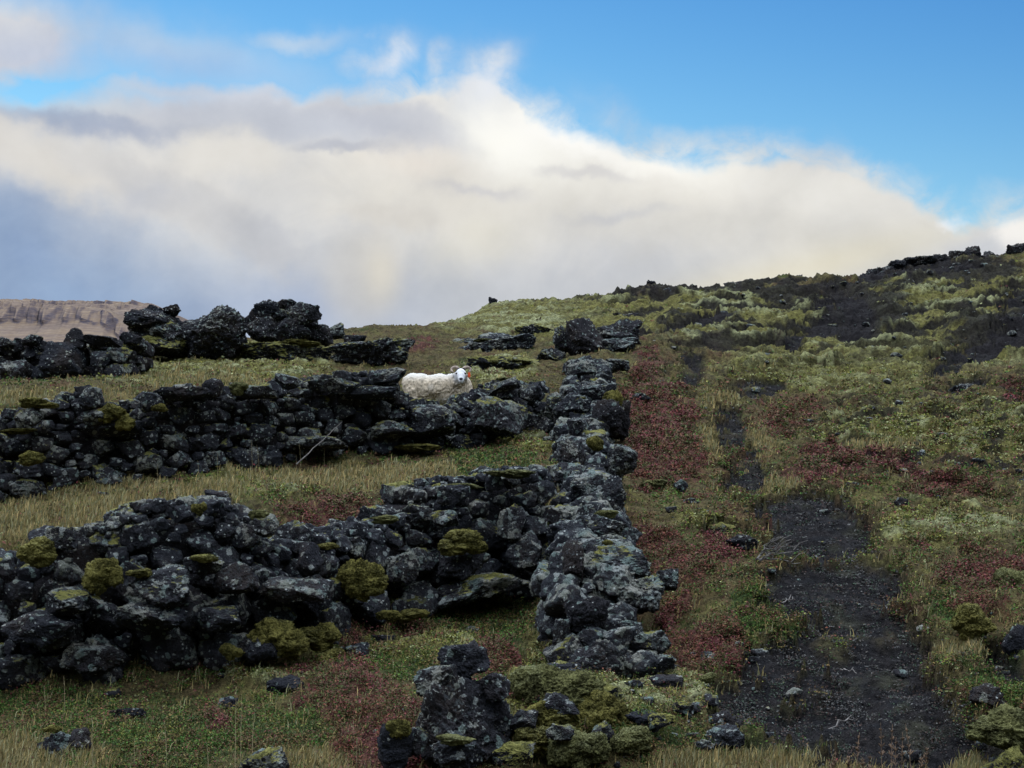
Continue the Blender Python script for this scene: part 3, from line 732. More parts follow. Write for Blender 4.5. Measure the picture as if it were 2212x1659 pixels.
stone_wall(A_ST, 'nearest dry stone wall of dark lichened lava crossing the lower left, with rounded moss cushions', 3, 0.125, 0.040, (M_ROCK, M_ROCK_B),
    manual=[(352, 1266, 150, 100, 10.5, 501), (640, 1272, 175, 60, 10.95, 502, M_BOULDER), (508, 1255, 105, 80, 10.7, 503, M_BOULDER, -25), (440, 1222, 96, 48, 10.6, 504), (330, 1332, 165, 78, 10.45, 505), (90, 1356, 185, 85, 10.4, 506, M_BOULDER, -12),
            (150, 1300, 130, 70, 10.4, 514), (470, 1338, 120, 62, 10.6, 507), (670, 1210, 70, 85, 11.0, 508, M_DARK), (1000, 1205, 130, 95, 12.35, 509), (870, 1225, 80, 72, 12.0, 510), (1030, 1268, 250, 62, 12.45, 511, M_ROCK, -14), (560, 1400, 110, 60, 10.75, 512, M_BOULDER),
            (200, 1420, 150, 62, 10.5, 513, M_BOULDER), (1130, 1190, 90, 95, 12.8, 515), (980, 1068, 80, 50, 12.45, 516), (1105, 1130, 70, 90, 12.75, 517), (960, 1120, 70, 40, 12.3, 518, M_PALE), (130, 1162, 84, 56, 10.5, 519), (575, 1135, 60, 56, 10.9, 520)],
    moss=[(80, 1193, 92, 72, 10.35, 21), (222, 1246, 92, 84, 10.3, 22), (782, 1252, 118, 98, 11.45, 23), (1000, 1172, 112, 62, 12.05, 24), (440, 1206, 66, 20, 10.45, 25), (300, 1238, 60, 22, 10.35, 26),
          (600, 1380, 140, 96, 10.75, 27), (690, 1378, 100, 70, 10.95, 28), (500, 1408, 60, 40, 10.6, 29), (1100, 1024, 120, 22, 12.85, 30, M_MOSS_PALE), (1000, 1050, 90, 14, 12.5, 31, M_MOSS_PALE), (430, 1100, 36, 34, 10.6, 32), (830, 1122, 66, 22, 11.8, 33, M_MOSS_PALE), (560, 1112, 50, 24, 10.9, 34, M_MOSS_PALE), (890, 1330, 80, 34, 11.9, 35), (710, 1180, 50, 18, 11.1, 36), (840, 1332, 60, 30, 11.6, 37), (190, 1075, 1, 1, 10.6, 38)][:-1],
    sizeh=0.9, keepout=A_KEEP)
B_ST = [(-500, 1085, 900, 15.8), (-200, 1085, 897, 15.8), (0, 1078, 900, 16), (50, 1072, 880, 16.1), (130, 1060, 856, 16.2), (190, 1052, 838, 16.3), (240, 1045, 872, 16.4), (320, 1034, 852, 16.5), (440, 1018, 832, 16.8), (500, 1010, 842, 17), (600, 998, 832, 17.3), (700, 990, 812, 17.6), (790, 980, 800, 17.85), (865, 975, 800, 18.05),
        (880, 972, 856, 18.1), (940, 968, 866, 18.4), (1008, 962, 884, 18.6), (1030, 958, 868, 18.7), (1110, 945, 822, 19.1), (1200, 925, 828, 19.5)]
stone_wall(B_ST, 'long middle dry stone wall with a low gap where the sheep shows', 8, 0.10, 0.035, (M_ROCK_B, M_ROCK),
    manual=[(835, 812, 100, 34, 17.9, 601, M_ROCK, -6), (800, 850, 130, 34, 17.85, 602), (934, 911, 112, 86, 18.2, 603), (1078, 898, 138, 90, 18.5, 604), (1145, 850, 60, 50, 19.0, 605), (1085, 836, 80, 30, 18.9, 606, M_ROCK, -22), (720, 835, 120, 34, 17.6, 607), (400, 852, 130, 36, 16.6, 608, M_DARK, -4), (195, 862, 60, 56, 16.15, 609, M_PALE), (460, 838, 50, 46, 16.8, 610, M_DARK),
            (200, 902, 80, 40, 16.2, 611), (560, 845, 90, 36, 17.1, 612), (60, 905, 75, 50, 16.0, 613), (850, 930, 110, 50, 17.9, 614), (330, 868, 60, 46, 16.4, 615, M_PALE), (620, 825, 60, 40, 17.2, 616), (690, 960, 140, 40, 17.4, 617), (260, 925, 100, 40, 16.35, 618)],
    moss=[(85, 872, 90, 28, 16.0, 41), (240, 893, 66, 48, 16.15, 42), (270, 912, 46, 40, 16.2, 43), (516, 840, 44, 32, 16.9, 44, M_MOSS_PALE), (345, 880, 40, 20, 16.3, 45), (40, 932, 80, 14, 15.9, 46), (900, 968, 110, 20, 18.0, 47), (1095, 822, 50, 14, 19.0, 48, M_MOSS_PALE), (70, 990, 60, 36, 15.8, 49), (1130, 912, 1, 1, 19, 50)][:-1],
    sizeh=0.5, aspect=1.4)
D_ST = [(-500, 845, 750, 22.2), (-150, 840, 742, 22.2), (0, 833, 735, 22.3), (60, 833, 728, 22.3), (110, 832, 745, 22.4), (200, 832, 742, 22.4), (275, 820, 738, 22.7), (330, 800, 745, 23.5)]
stone_wall(D_ST, 'upper left dark stone wall with a wide flat slab, in front of the mesa', 12, 0.13, 0.05, (M_ROCK_B, M_DARK),
    manual=[(138, 782, 96, 98, 22.1, 701, M_DARK), (163, 738, 56, 62, 22.3, 702, M_DARK), (222, 738, 96, 28, 22.3, 703, M_DARK, 6), (216, 776, 48, 40, 22.1, 704), (285, 733, 56, 30, 22.9, 705, M_DARK), (30, 800, 70, 50, 22.0, 706, M_BOULDER), (245, 805, 50, 40, 22.2, 707), (70, 735, 50, 26, 22.3, 708), (10, 740, 50, 26, 22.3, 709)],
    tries=3000)

# the wall that climbs away from the viewer
C_ST = [(1335, 1478, 1400, 9.9), (1310, 1440, 1340, 10.3), (1300, 1400, 1215, 10.9), (1290, 1330, 1165, 11.6), (1290, 1260, 1110, 12.5), (1290, 1190, 1050, 13.5), (1290, 1120, 1000, 14.8), (1275, 1060, 950, 16.2), (1270, 1000, 905, 17.6), (1285, 940, 860, 19), (1290, 890, 820, 20.5), (1280, 850, 785, 22), (1290, 810, 760, 24)]
C_ST = [(px - 20 + 10 * math.sin(i * 1.9), pb, pt + 14 + 8 * math.sin(i * 2.7), d) for i, (px, pb, pt, d) in enumerate(C_ST)]
def wall_c():
    rs = np.random.RandomState(77)
    t, S = resample(C_ST); o0 = tuple(S[len(S) // 3, :3]); root = empty('stone_wall', o0)
    tag(root, 'narrow stone wall crusted with pale lichen, climbing beside the path', 'stone wall', kind='thing')
    manual = [(1268, 1330, 116, 104, 10.35, 801, M_DARK), (1238, 1226, 60, 140, 10.9, 802, M_DARK), (1337, 1216, 165, 90, 11.0, 803, M_PALE), (1382, 1286, 128, 100, 10.8, 804, M_PALE), (1440, 1252, 58, 58, 10.9, 805, M_PALE), (1357, 1360, 84, 50, 10.4, 806, M_PALE),
              (1402, 1388, 104, 72, 10.2, 807, M_PALE), (1268, 1430, 104, 90, 10.0, 808, M_BOULDER), (1335, 1428, 62, 84, 10.05, 809, M_PALE), (1424, 1432, 84, 44, 10.0, 810, M_PALE), (1210, 1375, 44, 110, 10.25, 811, M_ROCK, 14), (1308, 1140, 112, 74, 12.1, 812, M_PALE),
              (1258, 1125, 62, 84, 12.3, 813, M_PALE), (1268, 1050, 96, 84, 13.6, 814, M_PALE), (1325, 1065, 64, 90, 13.3, 815, M_ROCK), (1346, 992, 66, 76, 14.8, 816, M_PALE), (1236, 985, 66, 88, 15.0, 817, M_BOULDER), (1250, 925, 60, 56, 16.8, 818, M_PALE),
              (1312, 900, 78, 90, 17.6, 819, M_DARK), (1238, 876, 92, 56, 18.3, 820, M_PALE), (1292, 850, 96, 56, 19.2, 821, M_PALE), (1258, 800, 76, 56, 21.5, 822, M_PALE), (1200, 880, 56, 80, 18.6, 823, M_ROCK), (1322, 1310, 60, 60, 10.9, 824, M_DARK), (1285, 1180, 60, 40, 11.6, 825, M_PALE), (1195, 1220, 1, 1, 11, 826)][:-1]
    for m in manual: hero('stone', m[0], m[1], m[2] * .88, m[3] * .88, m[4], m[5], m[6], 6, tilt=m[7] if len(m) > 7 else 0, parent=root, origin=o0, rough=1.3)
    pc = np.zeros((0, 4)); out = []
    nor = np.array([1.0, 0.0])
    for k in range(9000):
        fr = k / 9000; r = (0.10 * (1 - fr) ** 1.5 + 0.045) * rs.uniform(.8, 1.2)
        s = rs.uniform(0.1, t[-1]); i = min(int(s / .05), len(S) - 1); H = S[i, 3] - S[i, 2]
        wd = 0.24
        lat = rs.uniform(-wd, wd); h = rs.uniform(0, max(H - r * .5, .02))
        if abs(lat) < wd * .7 and h < H - 2.2 * r: continue
        q = np.array([s, lat, h, r])
        if len(pc) and (np.sqrt(((pc[:, :3] - q[:3]) ** 2).sum(1)) < .85 * (pc[:, 3] + r)).any(): continue
        x, y, z = S[i, 0] + lat * (1.15 - .3 * h / max(H, .2)), S[i, 1], S[i, 2] + h + r * .3
        px, py = CX + x / y * PXF, HY - (z - EYE) / y * PXF
        if any(((px - m[0]) / (m[2] * .40)) ** 2 + ((py - m[1]) / (m[3] * .40)) ** 2 < 1 and y < m[4] + .2 for m in manual): continue
        pc = np.vstack([pc, q])
        out.append((r, (x, y, z), (r * 2.35, r * 2.5, r * 2.0), rs.uniform(0, 6.3), rs.normal(0, .25), rs.randint(len(PROTO))))
    out.sort(key=lambda a: -a[0]); nm = 100 - len(manual)
    for r, p, s, rz, rx, pi in out[:nm]:
        ob = bpy.data.objects.new('stone', proto_mesh_m(pi, M_PALE if rs.rand() < .55 else M_ROCK)); COL.objects.link(ob); ob.parent = root
        ob.location = tuple(np.array(p) - np.array(o0)); ob.scale = s; ob.rotation_euler = (0, rx, rz)
    if out[nm:]: rubble_mesh([(p, s, rz, rx, pi) for r, p, s, rz, rx, pi in out[nm:]], 'small_stones', M_PALE, root, o0)
    for m in [(1325, 862, 50, 40, 19, 51), (1285, 958, 40, 36, 15.6, 52), (1255, 862, 26, 12, 18.2, 53), (1310, 1112, 56, 22, 12.2, 54), (1312, 1172, 26, 14, 11.0, 56)]:
        moss_pad('moss_cushion', *m[:6], parent=root, origin=o0, mat=M_MOSS_PALE if m[5] in (54, 57) else M_MOSS)
    # core
    rows = []
    n = len(S); K_ = 14
    for j in range(K_):
        a = math.pi * j / (K_ - 1); H = np.maximum(S[:, 3] - S[:, 2] - .1, .02)
        x = S[:, 0] - math.cos(a) * .19; z = S[:, 2] - .1 + math.sin(a) ** .6 * H if a > 0 else S[:, 2] - .1
        nx = perlin(x * 5, S[:, 1] * 5, z * 5) * .05
        rows.append(np.c_[x + nx, S[:, 1], z + nx])
    G = np.stack(rows, 0); idx = np.arange(K_ * n).reshape(K_, n)
    q = np.stack([idx[:-1, :-1], idx[1:, :-1], idx[1:, 1:], idx[:-1, 1:]], -1).reshape(-1, 4)
    add_obj('rubble_core', np_mesh('rubble_core', G.reshape(-1, 3) - np.array(o0), q), M_DARK, root)
wall_c()

# ------------------------------------------------------------------ single rocks: every one a thing
ROCKS = [
 # upper left tor
 ('boulder', 459, 722, 152, 122, 25.4, 901, M_BOULDER, 'largest rounded dark boulder on the skyline, between two rock stacks', 7),
 ('boulder', 328, 690, 100, 48, 25.2, 902, M_DARK, 'flat dark slab jutting left at the top of the left skyline stack'),
 ('boulder', 322, 722, 78, 46, 25.3, 903, M_DARK, 'blocky dark rock under the jutting slab of the left skyline stack'),
 ('boulder', 364, 716, 72, 60, 25.1, 904, M_ROCK, 'layered grey rock against the left side of the largest boulder'),
 ('boulder', 372, 670, 38, 24, 25.3, 905, M_DARK, 'small crowning rock of the left skyline stack'),
 ('boulder', 340, 745, 110, 46, 25.0, 906, M_MOSSY, 'low mossy rock at the foot of the left skyline stack'),
 ('boulder', 577, 670, 52, 40, 26.1, 907, M_BOULDER, 'round rock at the upper left of the right skyline stack'),
 ('boulder', 619, 658, 44, 22, 26.3, 908, M_DARK, 'small jagged topmost rock of the right skyline stack'),
 ('boulder', 660, 680, 64, 50, 26.0, 909, M_BOULDER, 'smooth rounded rock at the upper right of the right skyline stack'),
 ('boulder', 614, 682, 46, 26, 26.1, 910, M_ROCK, 'lichened rock wedged between the two round rocks of the right skyline stack'),
 ('boulder', 574, 714, 74, 60, 26.0, 911, M_BOULDER, 'cracked dark rock at the lower left of the right skyline stack'),
 ('boulder', 628, 714, 80, 50, 26.0, 912, M_BOULDER, 'broad dark rock in the lower middle of the right skyline stack'),
 ('boulder', 684, 724, 66, 42, 26.2, 913, M_DARK, 'dark rock at the lower right of the right skyline stack'),
 ('boulder', 618, 762, 176, 44, 25.6, 914, M_MOSSY, 'long moss-topped rock lying below the right skyline stack'),
 ('boulder', 722, 716, 44, 34, 27.0, 915, M_ROCK, 'lichened rock just right of the right skyline stack'),
 ('boulder', 767, 700, 46, 26, 28.5, 916, M_DARK, 'isolated round dark rock on the grassy skyline above the sheep'),
 ('boulder', 540, 700, 26, 60, 26.3, 940, M_DARK, 'narrow dark rock filling the cleft right of the largest boulder'),
 ('boulder', 806, 766, 168, 58, 25.6, 917, M_ROCK, 'broad grey lichened rock lying in heath up left of the sheep'),
 # middle, right of the sheep
 ('boulder', 1070, 750, 156, 62, 28.0, 918, M_PALE, 'pale lichened ledge on the slope above right of the sheep'),
 ('boulder', 1085, 790, 156, 44, 24.8, 919, M_MOSSY, 'low moss-capped ledge just above the sheep and its horns'),
 ('boulder', 1262, 738, 88, 92, 25.6, 920, M_DARK, 'big dark rock with a bare brown face at the top end of the climbing wall'),
 ('boulder', 1336, 716, 92, 50, 25.9, 921, M_BOULDER, 'broad dark rock capping the top right end of the climbing wall'),
 ('boulder', 1338, 748, 76, 38, 25.5, 922, M_PALE, 'lichened rock beneath the broad cap rock at the top of the climbing wall'),
 ('boulder', 1216, 735, 40, 56, 25.7, 923, M_ROCK, 'upright rock on the left flank of the big brown-faced rock'),
 ('boulder', 1330, 790, 62, 34, 23.5, 924, M_ROCK, 'small dark rock with moss below the top end of the climbing wall'),
 ('boulder', 1340, 1000, 70, 80, 14.9, 925, M_PALE, 'bulging lichened boulder on the right side of the climbing wall beside the red heath'),
 ('boulder', 1330, 905, 60, 90, 17.9, 926, M_DARK, 'overhanging dark boulder on the right flank of the climbing wall under yellow moss'),
 ('rock', 1471, 1042, 32, 36, 15.0, 927, M_PALE, 'small round pale rock standing right of the climbing wall in red heath'),
 ('rock', 1946, 1082, 30, 24, 13.8, 928, M_DARK, 'small dark rock alone on the heath right of the path'),
 ('rock', 1385, 845, 44, 18, 21, 929, M_PALE, 'small pale rock in red heath right of the climbing wall'),
 ('rock', 2080, 842, 60, 26, 23, 930, M_ROCK, 'dark rock half sunk in moss on the right hillside'),
 ('rock', 1640, 780, 22, 10, 27.5, 931, M_PALE, 'little whitish rock on dark scree above the path'),
 # foreground pile
 ('boulder', 996, 1548, 206, 190, 8.35, 932, M_BOULDER, 'largest pitted rock of the bottom centre pile, three rocks on its top', 7),
 ('boulder', 946, 1472, 104, 76, 8.25, 933, M_ROCK, 'tilted dark rock at the left shoulder of the bottom centre pile'),
 ('boulder', 1002, 1424, 112, 86, 8.45, 934, M_BOULDER, 'topmost brownish rock of the bottom centre pile'),
 ('boulder', 1060, 1484, 82, 66, 8.4, 935, M_BOULDER, 'blocky rock at the right shoulder of the bottom centre pile'),
 ('boulder', 990, 1630, 120, 92, 8.0, 936, M_PALE, 'lichened rock with pale moss at the foot of the bottom centre pile'),
 ('boulder', 856, 1618, 84, 120, 8.05, 937, M_DARK, 'dark rock with a mossy cap at the lower left foot of the bottom centre pile'),
 ('boulder', 1080, 1560, 70, 110, 8.5, 938, M_ROCK, 'ragged rock joining the bottom centre pile to the mossy mound'),
 ('boulder', 905, 1600, 40, 60, 8.15, 939, M_ROCK, 'small rock wedged between the dark mossy-capped rock and the pile'),
 # right of the pile
 ('rock', 1302, 1568, 52, 52, 8.4, 941, M_ROCK, 'pointed rock with a white tip poking from the mossy mound'),
 ('rock', 1384, 1552, 74, 34, 8.6, 942, M_ROCK, 'flat grey rock at the right edge of the mossy mound'),
 ('rock', 1560, 1488, 96, 66, 9.0, 943, M_DARK, 'hollow dark rock with a pale rim left of the path'),
 ('rock', 1474, 1514, 52, 36, 8.9, 944, M_ROCK, 'small brownish rock left of the hollow dark rock'),
 ('rock', 1562, 1535, 84, 46, 8.6, 945, M_PALE, 'pale crusted rock below the hollow dark rock'),
 ('rock', 1520, 1560, 44, 26, 8.5, 946, M_PALE, 'small pale rock beside bright green leaves at the path edge'),
 ('rock', 1495, 1450, 46, 12, 9.6, 947, M_DARK, 'thin dark flat stone at the foot of the climbing wall'),
 # left foreground
 ('rock', 122, 1592, 66, 62, 8.7, 948, M_PALE, 'lichened rock with a green moss stripe in the lower left grass'),
 ('rock', 172, 1600, 52, 56, 8.75, 949, M_DARK, 'dark block leaning on the lichened rock in the lower left grass'),
 ('rock', 276, 1503, 74, 36, 9.7, 950, M_DARK, 'low dark reddish rock in grass below the nearest wall'),
 ('rock', 617, 1469, 74, 42, 10.2, 951, M_DARK, 'smooth dark rock sunk in moss below the nearest wall'),
 ('rock', 492, 1487, 42, 36, 9.9, 952, M_ROCK, 'small rock left of the smooth dark rock in moss'),
 ('rock', 573, 1620, 104, 74, 8.3, 953, M_ROCK, 'grey frosted rock at the bottom edge left of the pile'),
 ('rock', 238, 1656, 40, 18, 8.2, 954, M_PALE, 'rock barely showing at the bottom edge in the lower left'),
 ('rock', 470, 1068, 54, 28, 12.6, 955, M_DARK, 'dark rock lying in grass just behind the nearest wall'),
 ('rock', 770, 1362, 56, 34, 11.2, 956, M_PALE, 'purplish lichened rock in front of the nearest wall beside red leaves'),
 ('rock', 826, 1350, 56, 26, 11.5, 957, M_DARK, 'dark rock under a moss cushion at the foot of the nearest wall'),
 # right bank
 ('rock', 2175, 1590, 110, 90, 8.2, 958, M_MOSSY, 'mossy outcrop at the lower right corner'),
 ('rock', 2100, 1640, 90, 50, 8.0, 959, M_DARK, 'dark rock at the bottom edge near the right corner'),
 ('rock', 1560, 1120, 60, 30, 13.2, 960, M_MOSSY, 'mossy ledge left of the dark path lip'),
 ('rock', 700, 1605, 1, 1, 8, 961, M_DARK, 'x'),
]
ROCKS[-1:-1] = [
 ('boulder', 342, 712, 118, 92, 25.9, 970, M_DARK, 'bulky dark rock at the core of the left skyline stack'),
 ('boulder', 628, 702, 110, 84, 26.6, 971, M_DARK, 'dark rock at the core of the right skyline stack'),
 ('rock', 1150, 722, 90, 34, 31, 984, M_MOSSY, 'moss-topped rock on the slope left of the brown-faced rock'),
 ('rock', 1010, 742, 60, 22, 29.5, 985, M_ROCK, 'small grey rock high above the sheep'),
 ('rock', 1190, 770, 60, 34, 25.2, 986, M_ROCK, 'grey rock directly left of the top of the climbing wall'),
 ('rock', 1430, 735, 70, 26, 29, 987, M_MOSSY, 'mossy rock on the hillside right of the broad cap rock'),
 ('rock', 1330, 690, 90, 26, 34, 988, M_DARK, 'dark rock in moss behind the broad cap rock'),
 ('rock', 1140, 1470, 90, 60, 8.95, 972, M_MOSSY, 'mossy lava rock nearest the pile at the top of the mossy mound'),
 ('rock', 1215, 1452, 80, 46, 9.1, 973, M_ROCK, 'grey lichened rock on the crest of the mossy mound'),
 ('rock', 1300, 1500, 70, 50, 8.85, 974, M_MOSSY, 'mossy rock on the right shoulder of the mossy mound'),
 ('rock', 1210, 1520, 80, 50, 8.5, 975, M_ROCK, 'dark lichened rock in the middle of the mossy mound'),
 ('rock', 1130, 1560, 66, 54, 8.35, 976, M_ROCK, 'dark rock between the pile and the small green lump'),
 ('rock', 1210, 1580, 60, 40, 8.15, 977, M_ROCK, 'small dark rock low in the middle of the mossy mound'),
 ('rock', 1110, 1625, 90, 50, 8.05, 978, M_MOSSY, 'mossy rock at the bottom edge right of the pile'),
 ('rock', 1430, 1560, 60, 40, 8.5, 979, M_MOSSY, 'mossy rock between the mound and the bright green leaves'),
 ('rock', 1440, 1470, 70, 34, 9.4, 980, M_DARK, 'dark rock at the right foot of the climbing wall'),
 ('rock', 2130, 1500, 80, 50, 8.9, 981, M_DARK, 'dark rock in the hollow of the right bank'),
 ('rock', 2195, 1380, 60, 70, 9.7, 982, M_DARK, 'dark rock face at the right edge under the moss cushions'),
 ('rock', 1600, 1165, 70, 34, 12.5, 983, M_DARK, 'dark overhanging turf-edged rock beside the dead shrub'),
]
for r in ROCKS[:-1]:
    n = r[9] if len(r) > 9 else 6
    gr = 1.14 if r[2] < 780 else 1.05
    o = hero(r[0], r[1], r[2], r[3] * gr, r[4] * gr, r[5], r[6], r[7], n, rough=1.25 if r[5] > 25 else 1.1, lump=.16 if n == 7 else .2)
    if (r[0] == 'rock' and not 971 < r[6] < 980) or r[6] == 916:
        hh_ = o.dimensions.z if False else r[4] * gr / PXF * r[5]
        o.location.z = min(o.location.z, gz(o.location.x, o.location.y) - hh_ * .15)
    tag(o, r[8], r[0], 'rocks on the slope' if r[0] == 'rock' else 'boulders')
# moss caps on single rocks are parts of them
def cap(owner_label, px, py, w, h, d, seed, mat=M_MOSS):
    for o in bpy.data.objects:
        if o.get('label') == owner_label:
            moss_pad('moss_cap', px, py, w, h, d, seed, mat, parent=o, origin=tuple(o.location)); return
    raise RuntimeError(owner_label)
L = {r[6 - 0 - 0] if False else r[6]: r[8] for r in ROCKS}
cap(L[937], 860, 1576, 60, 48, 7.95, 61); cap(L[936], 985, 1598, 90, 26, 7.85, 62, M_MOSS_PALE); cap(L[914], 640, 742, 110, 20, 25.4, 63); cap(L[906], 305, 740, 60, 26, 24.8, 64)
cap(L[926], 1325, 868, 44, 56, 17.6, 65); cap(L[919], 1090, 782, 120, 12, 24.6, 66, M_MOSS_PALE); cap(L[918], 1050, 736, 60, 10, 27.6, 67, M_MOSS_PALE); cap(L[943], 1530, 1464, 40, 26, 9.0, 68, M_MOSS_PALE)
cap(L[948], 112, 1574, 44, 18, 8.6, 69)
# moss mounds standing free
MOUNDS = [(1165, 1475, 120, 70, 8.75, 71, M_MOSS_PALE, 'leftmost upper lump of the mossy mound beside the pile'), (1235, 1500, 150, 90, 8.7, 72, M_MOSS_PALE, 'biggest pale lump at the top of the mossy mound'), (1180, 1545, 110, 56, 8.5, 73, M_MOSS, 'middle left lump of the mossy mound'),
          (1290, 1535, 130, 80, 8.6, 74, M_MOSS, 'right lump of the mossy mound above the pointed rock'), (1160, 1590, 90, 42, 8.3, 75, M_MOSS, 'small green lump low on the mossy mound'), (1250, 1605, 130, 70, 8.25, 76, M_MOSS_PALE, 'low front lump of the mossy mound'), (1365, 1595, 90, 46, 8.35, 77, M_MOSS_PALE, 'low right end lump of the mossy mound'),
          (2104, 1338, 92, 60, 10.0, 78, M_MOSS, 'domed moss cushion with a dark hollow right of the path'), (2190, 1262, 90, 64, 10.9, 79, M_MOSS_PALE, 'pale moss cushion at the right edge above the domed one'), (2165, 1560, 150, 70, 8.4, 80, M_MOSS_PALE, 'wide pale moss cushion at the lower right corner'),
          (1410, 1048, 60, 22, 15.2, 81, M_MOSS_PALE, 'small moss slab right of the climbing wall'), (715, 1425, 80, 44, 10.9, 82, M_MOSS, 'rounded moss hummock in front of the large wall cushion'), (1365, 880, 30, 50, 19.2, 83, M_MOSS, 'x')][:-1]
for m in MOUNDS:
    o = moss_pad('moss_mound', m[0], m[1] + m[3] * .15, m[2] * 1.1, m[3] * 1.5, *m[4:7], dep=m[2] / PXF * m[4] * .9); tag(o, m[7], 'moss mound', 'moss mounds')

# loose lava rubble: more bits than anyone could count

teeth = [(1065, 655, 12, 16, 39), (1113, 648, 18, 16, 39.6), (1146, 658, 18, 16, 39), (1408, 637, 14, 12, 42.6), (1480, 634, 12, 12, 43), (1495, 632, 14, 18, 43), (1465, 636, 10, 10, 43), (1330, 645, 10, 8, 42), (1590, 628, 46, 22, 44.5), (1560, 630, 20, 12, 44.5), (1700, 617, 44, 18, 44.6), (1725, 615, 22, 16, 44.8),
         (1770, 622, 12, 10, 45), (1855, 617, 30, 20, 45.5), (1900, 597, 60, 26, 45.5), (1945, 583, 44, 20, 45.6), (1985, 580, 60, 18, 45.5), (2030, 578, 46, 18, 45.6), (2100, 562, 36, 26, 45.5), (2140, 563, 46, 20, 45.6), (2190, 556, 46, 18, 45.6), (2215, 552, 36, 24, 45.5), (1880, 610, 40, 22, 45.2), (2070, 574, 40, 20, 45.6), (1640, 632, 26, 10, 44.8), (1250, 655, 18, 8, 40.6)]
ORD = ['first', 'second', 'third', 'fourth', 'fifth', 'sixth', 'seventh', 'eighth', 'ninth', 'tenth', 'eleventh', 'twelfth', 'thirteenth', 'fourteenth', 'fifteenth', 'sixteenth', 'seventeenth', 'eighteenth', 'nineteenth',
       'twentieth', 'twenty first', 'twenty second', 'twenty third', 'twenty fourth', 'twenty fifth', 'twenty sixth']
teeth.sort()
teeth = [t for t in teeth if t[0] not in (1113, 1146)]
def crag_label(i, px, w, h):
    form = 'slender upright' if h > w * .95 else ('broad low' if w > 34 else 'small stubby')
    return f'{form} dark lava crag, {ORD[i]} from the left on the mossy right skyline'
for i, (px, py, w, h, d) in enumerate(teeth):
    h = h if px > 1500 else h * .7
    o = hero('lava_crag', px, py + 1, w * (1.2 if px > 1500 else 1.7), h * 1.9, d, 1200 + i, M_DARK, 5, rough=1.9, lump=.35)
    hh_ = h * 2.0 / PXF * d; o.location.z = max(gz(o.location.x + (q_ - 1) * .15, o.location.y) for q_ in range(3)) - hh_ * (.55 if px > 1500 else .35)
    tag(o, crag_label(i, px, w, h), 'lava crag', 'lava crags along the right skyline')

# ------------------------------------------------------------------ the far mesa
def mesa():
    D = 3000.0; nx, ny = 700, 150
    px = np.linspace(-1500, 560, nx)
    topr = np.interp(px, [-1500, -200, 0, 40, 90, 140, 180, 220, 300, 340, 352, 380, 560], [675, 665, 657, 655, 655, 660, 657, 660, 659, 662, 668, 700, 800])
    topr = topr + perlin(px * .05, px * 0 + 3) * 2.2 + perlin(px * .2, px * 0 + 8) * 1.0
    u = np.linspace(0, 1, ny)                      # 0 = toe, 1 = far plateau
    Xg = (px - CX) / PXF * D
    zt = EYE + (HY - topr) / PXF * D
    V_ = []
    hx = [0, .06, .16, .34, .36, .50, .53, .66, .68, .76, 1]          # toe, talus, lower cliff, ledge, talus, cliff bands, top
    fz = [0, .55, .80, .865, .87, .925, .93, .965, .975, 1.0, 1.01]
    fy = [-1300, -560, -420, -400, -330, -150, -145, -122, -80, -66, 400]
    for j in range(ny):
        z = np.interp(u[j], hx, fz) * (zt + 20) - 20
        y = np.interp(u[j], hx, fy)
        clf = 1.0 if (.16 < u[j] < .35 or .52 < u[j] < .77) else .25
        rib = (np.abs(perlin(Xg * .055, np.full(nx, j * .012))) * 24 * clf + perlin(Xg * .006, np.full(nx, 2.0)) * 22 + perlin(Xg * .14, np.full(nx, j * .03)) * 12 * clf + perlin(Xg * .02, np.full(nx, j * .02)) * 9) * (1 if u[j] < .77 else 0)
        zz = z + perlin(Xg * .02, np.full(nx, y * .02)) * 5 * (u[j] < .7)
        V_.append(np.c_[Xg, np.full(nx, D + y) - rib, zz])
    G = np.stack(V_, 0); idx = np.arange(nx * ny).reshape(ny, nx)
    q = np.stack([idx[:-1, :-1], idx[:-1, 1:], idx[1:, 1:], idx[1:, :-1]], -1).reshape(-1, 4)
    m, nt, b = new_mat('mesa_rock', 1.0, 0.0)
    g = pos(nt); sp = nt.nodes.new('ShaderNodeSeparateXYZ'); nt.links.new(g.outputs['Normal'], sp.inputs[0]); nz = X(nt, sp.outputs[2])
    mpn = nt.nodes.new('ShaderNodeMapping'); nt.links.new(g.outputs['Position'], mpn.inputs[0]); mpn.inputs['Scale'].default_value = (.006, .006, .13)
    n1 = noise(nt, mpn.outputs[0], 2.0, 6, .65); n2 = noise(nt, mpn.outputs[0], 9.0, 4, .6)
    c = mix(nt, nz.step(.35, .75), (0.050, 0.048, 0.066), (0.125, 0.098, 0.076))  # purplish cliff rock, darkened further to put its shadows into the colour
    c = mix(nt, n1.step(.42, .58) * .55, c, (0.075, 0.062, 0.065)); c = mix(nt, n2.step(.5, .65) * .5, c, (0.20, 0.165, 0.135))
    nt.links.new(c, b.inputs['Base Color'])
    o = add_obj('hill', np_mesh('hill', G.reshape(-1, 3), q), m); tag(o, kind='structure')
mesa()

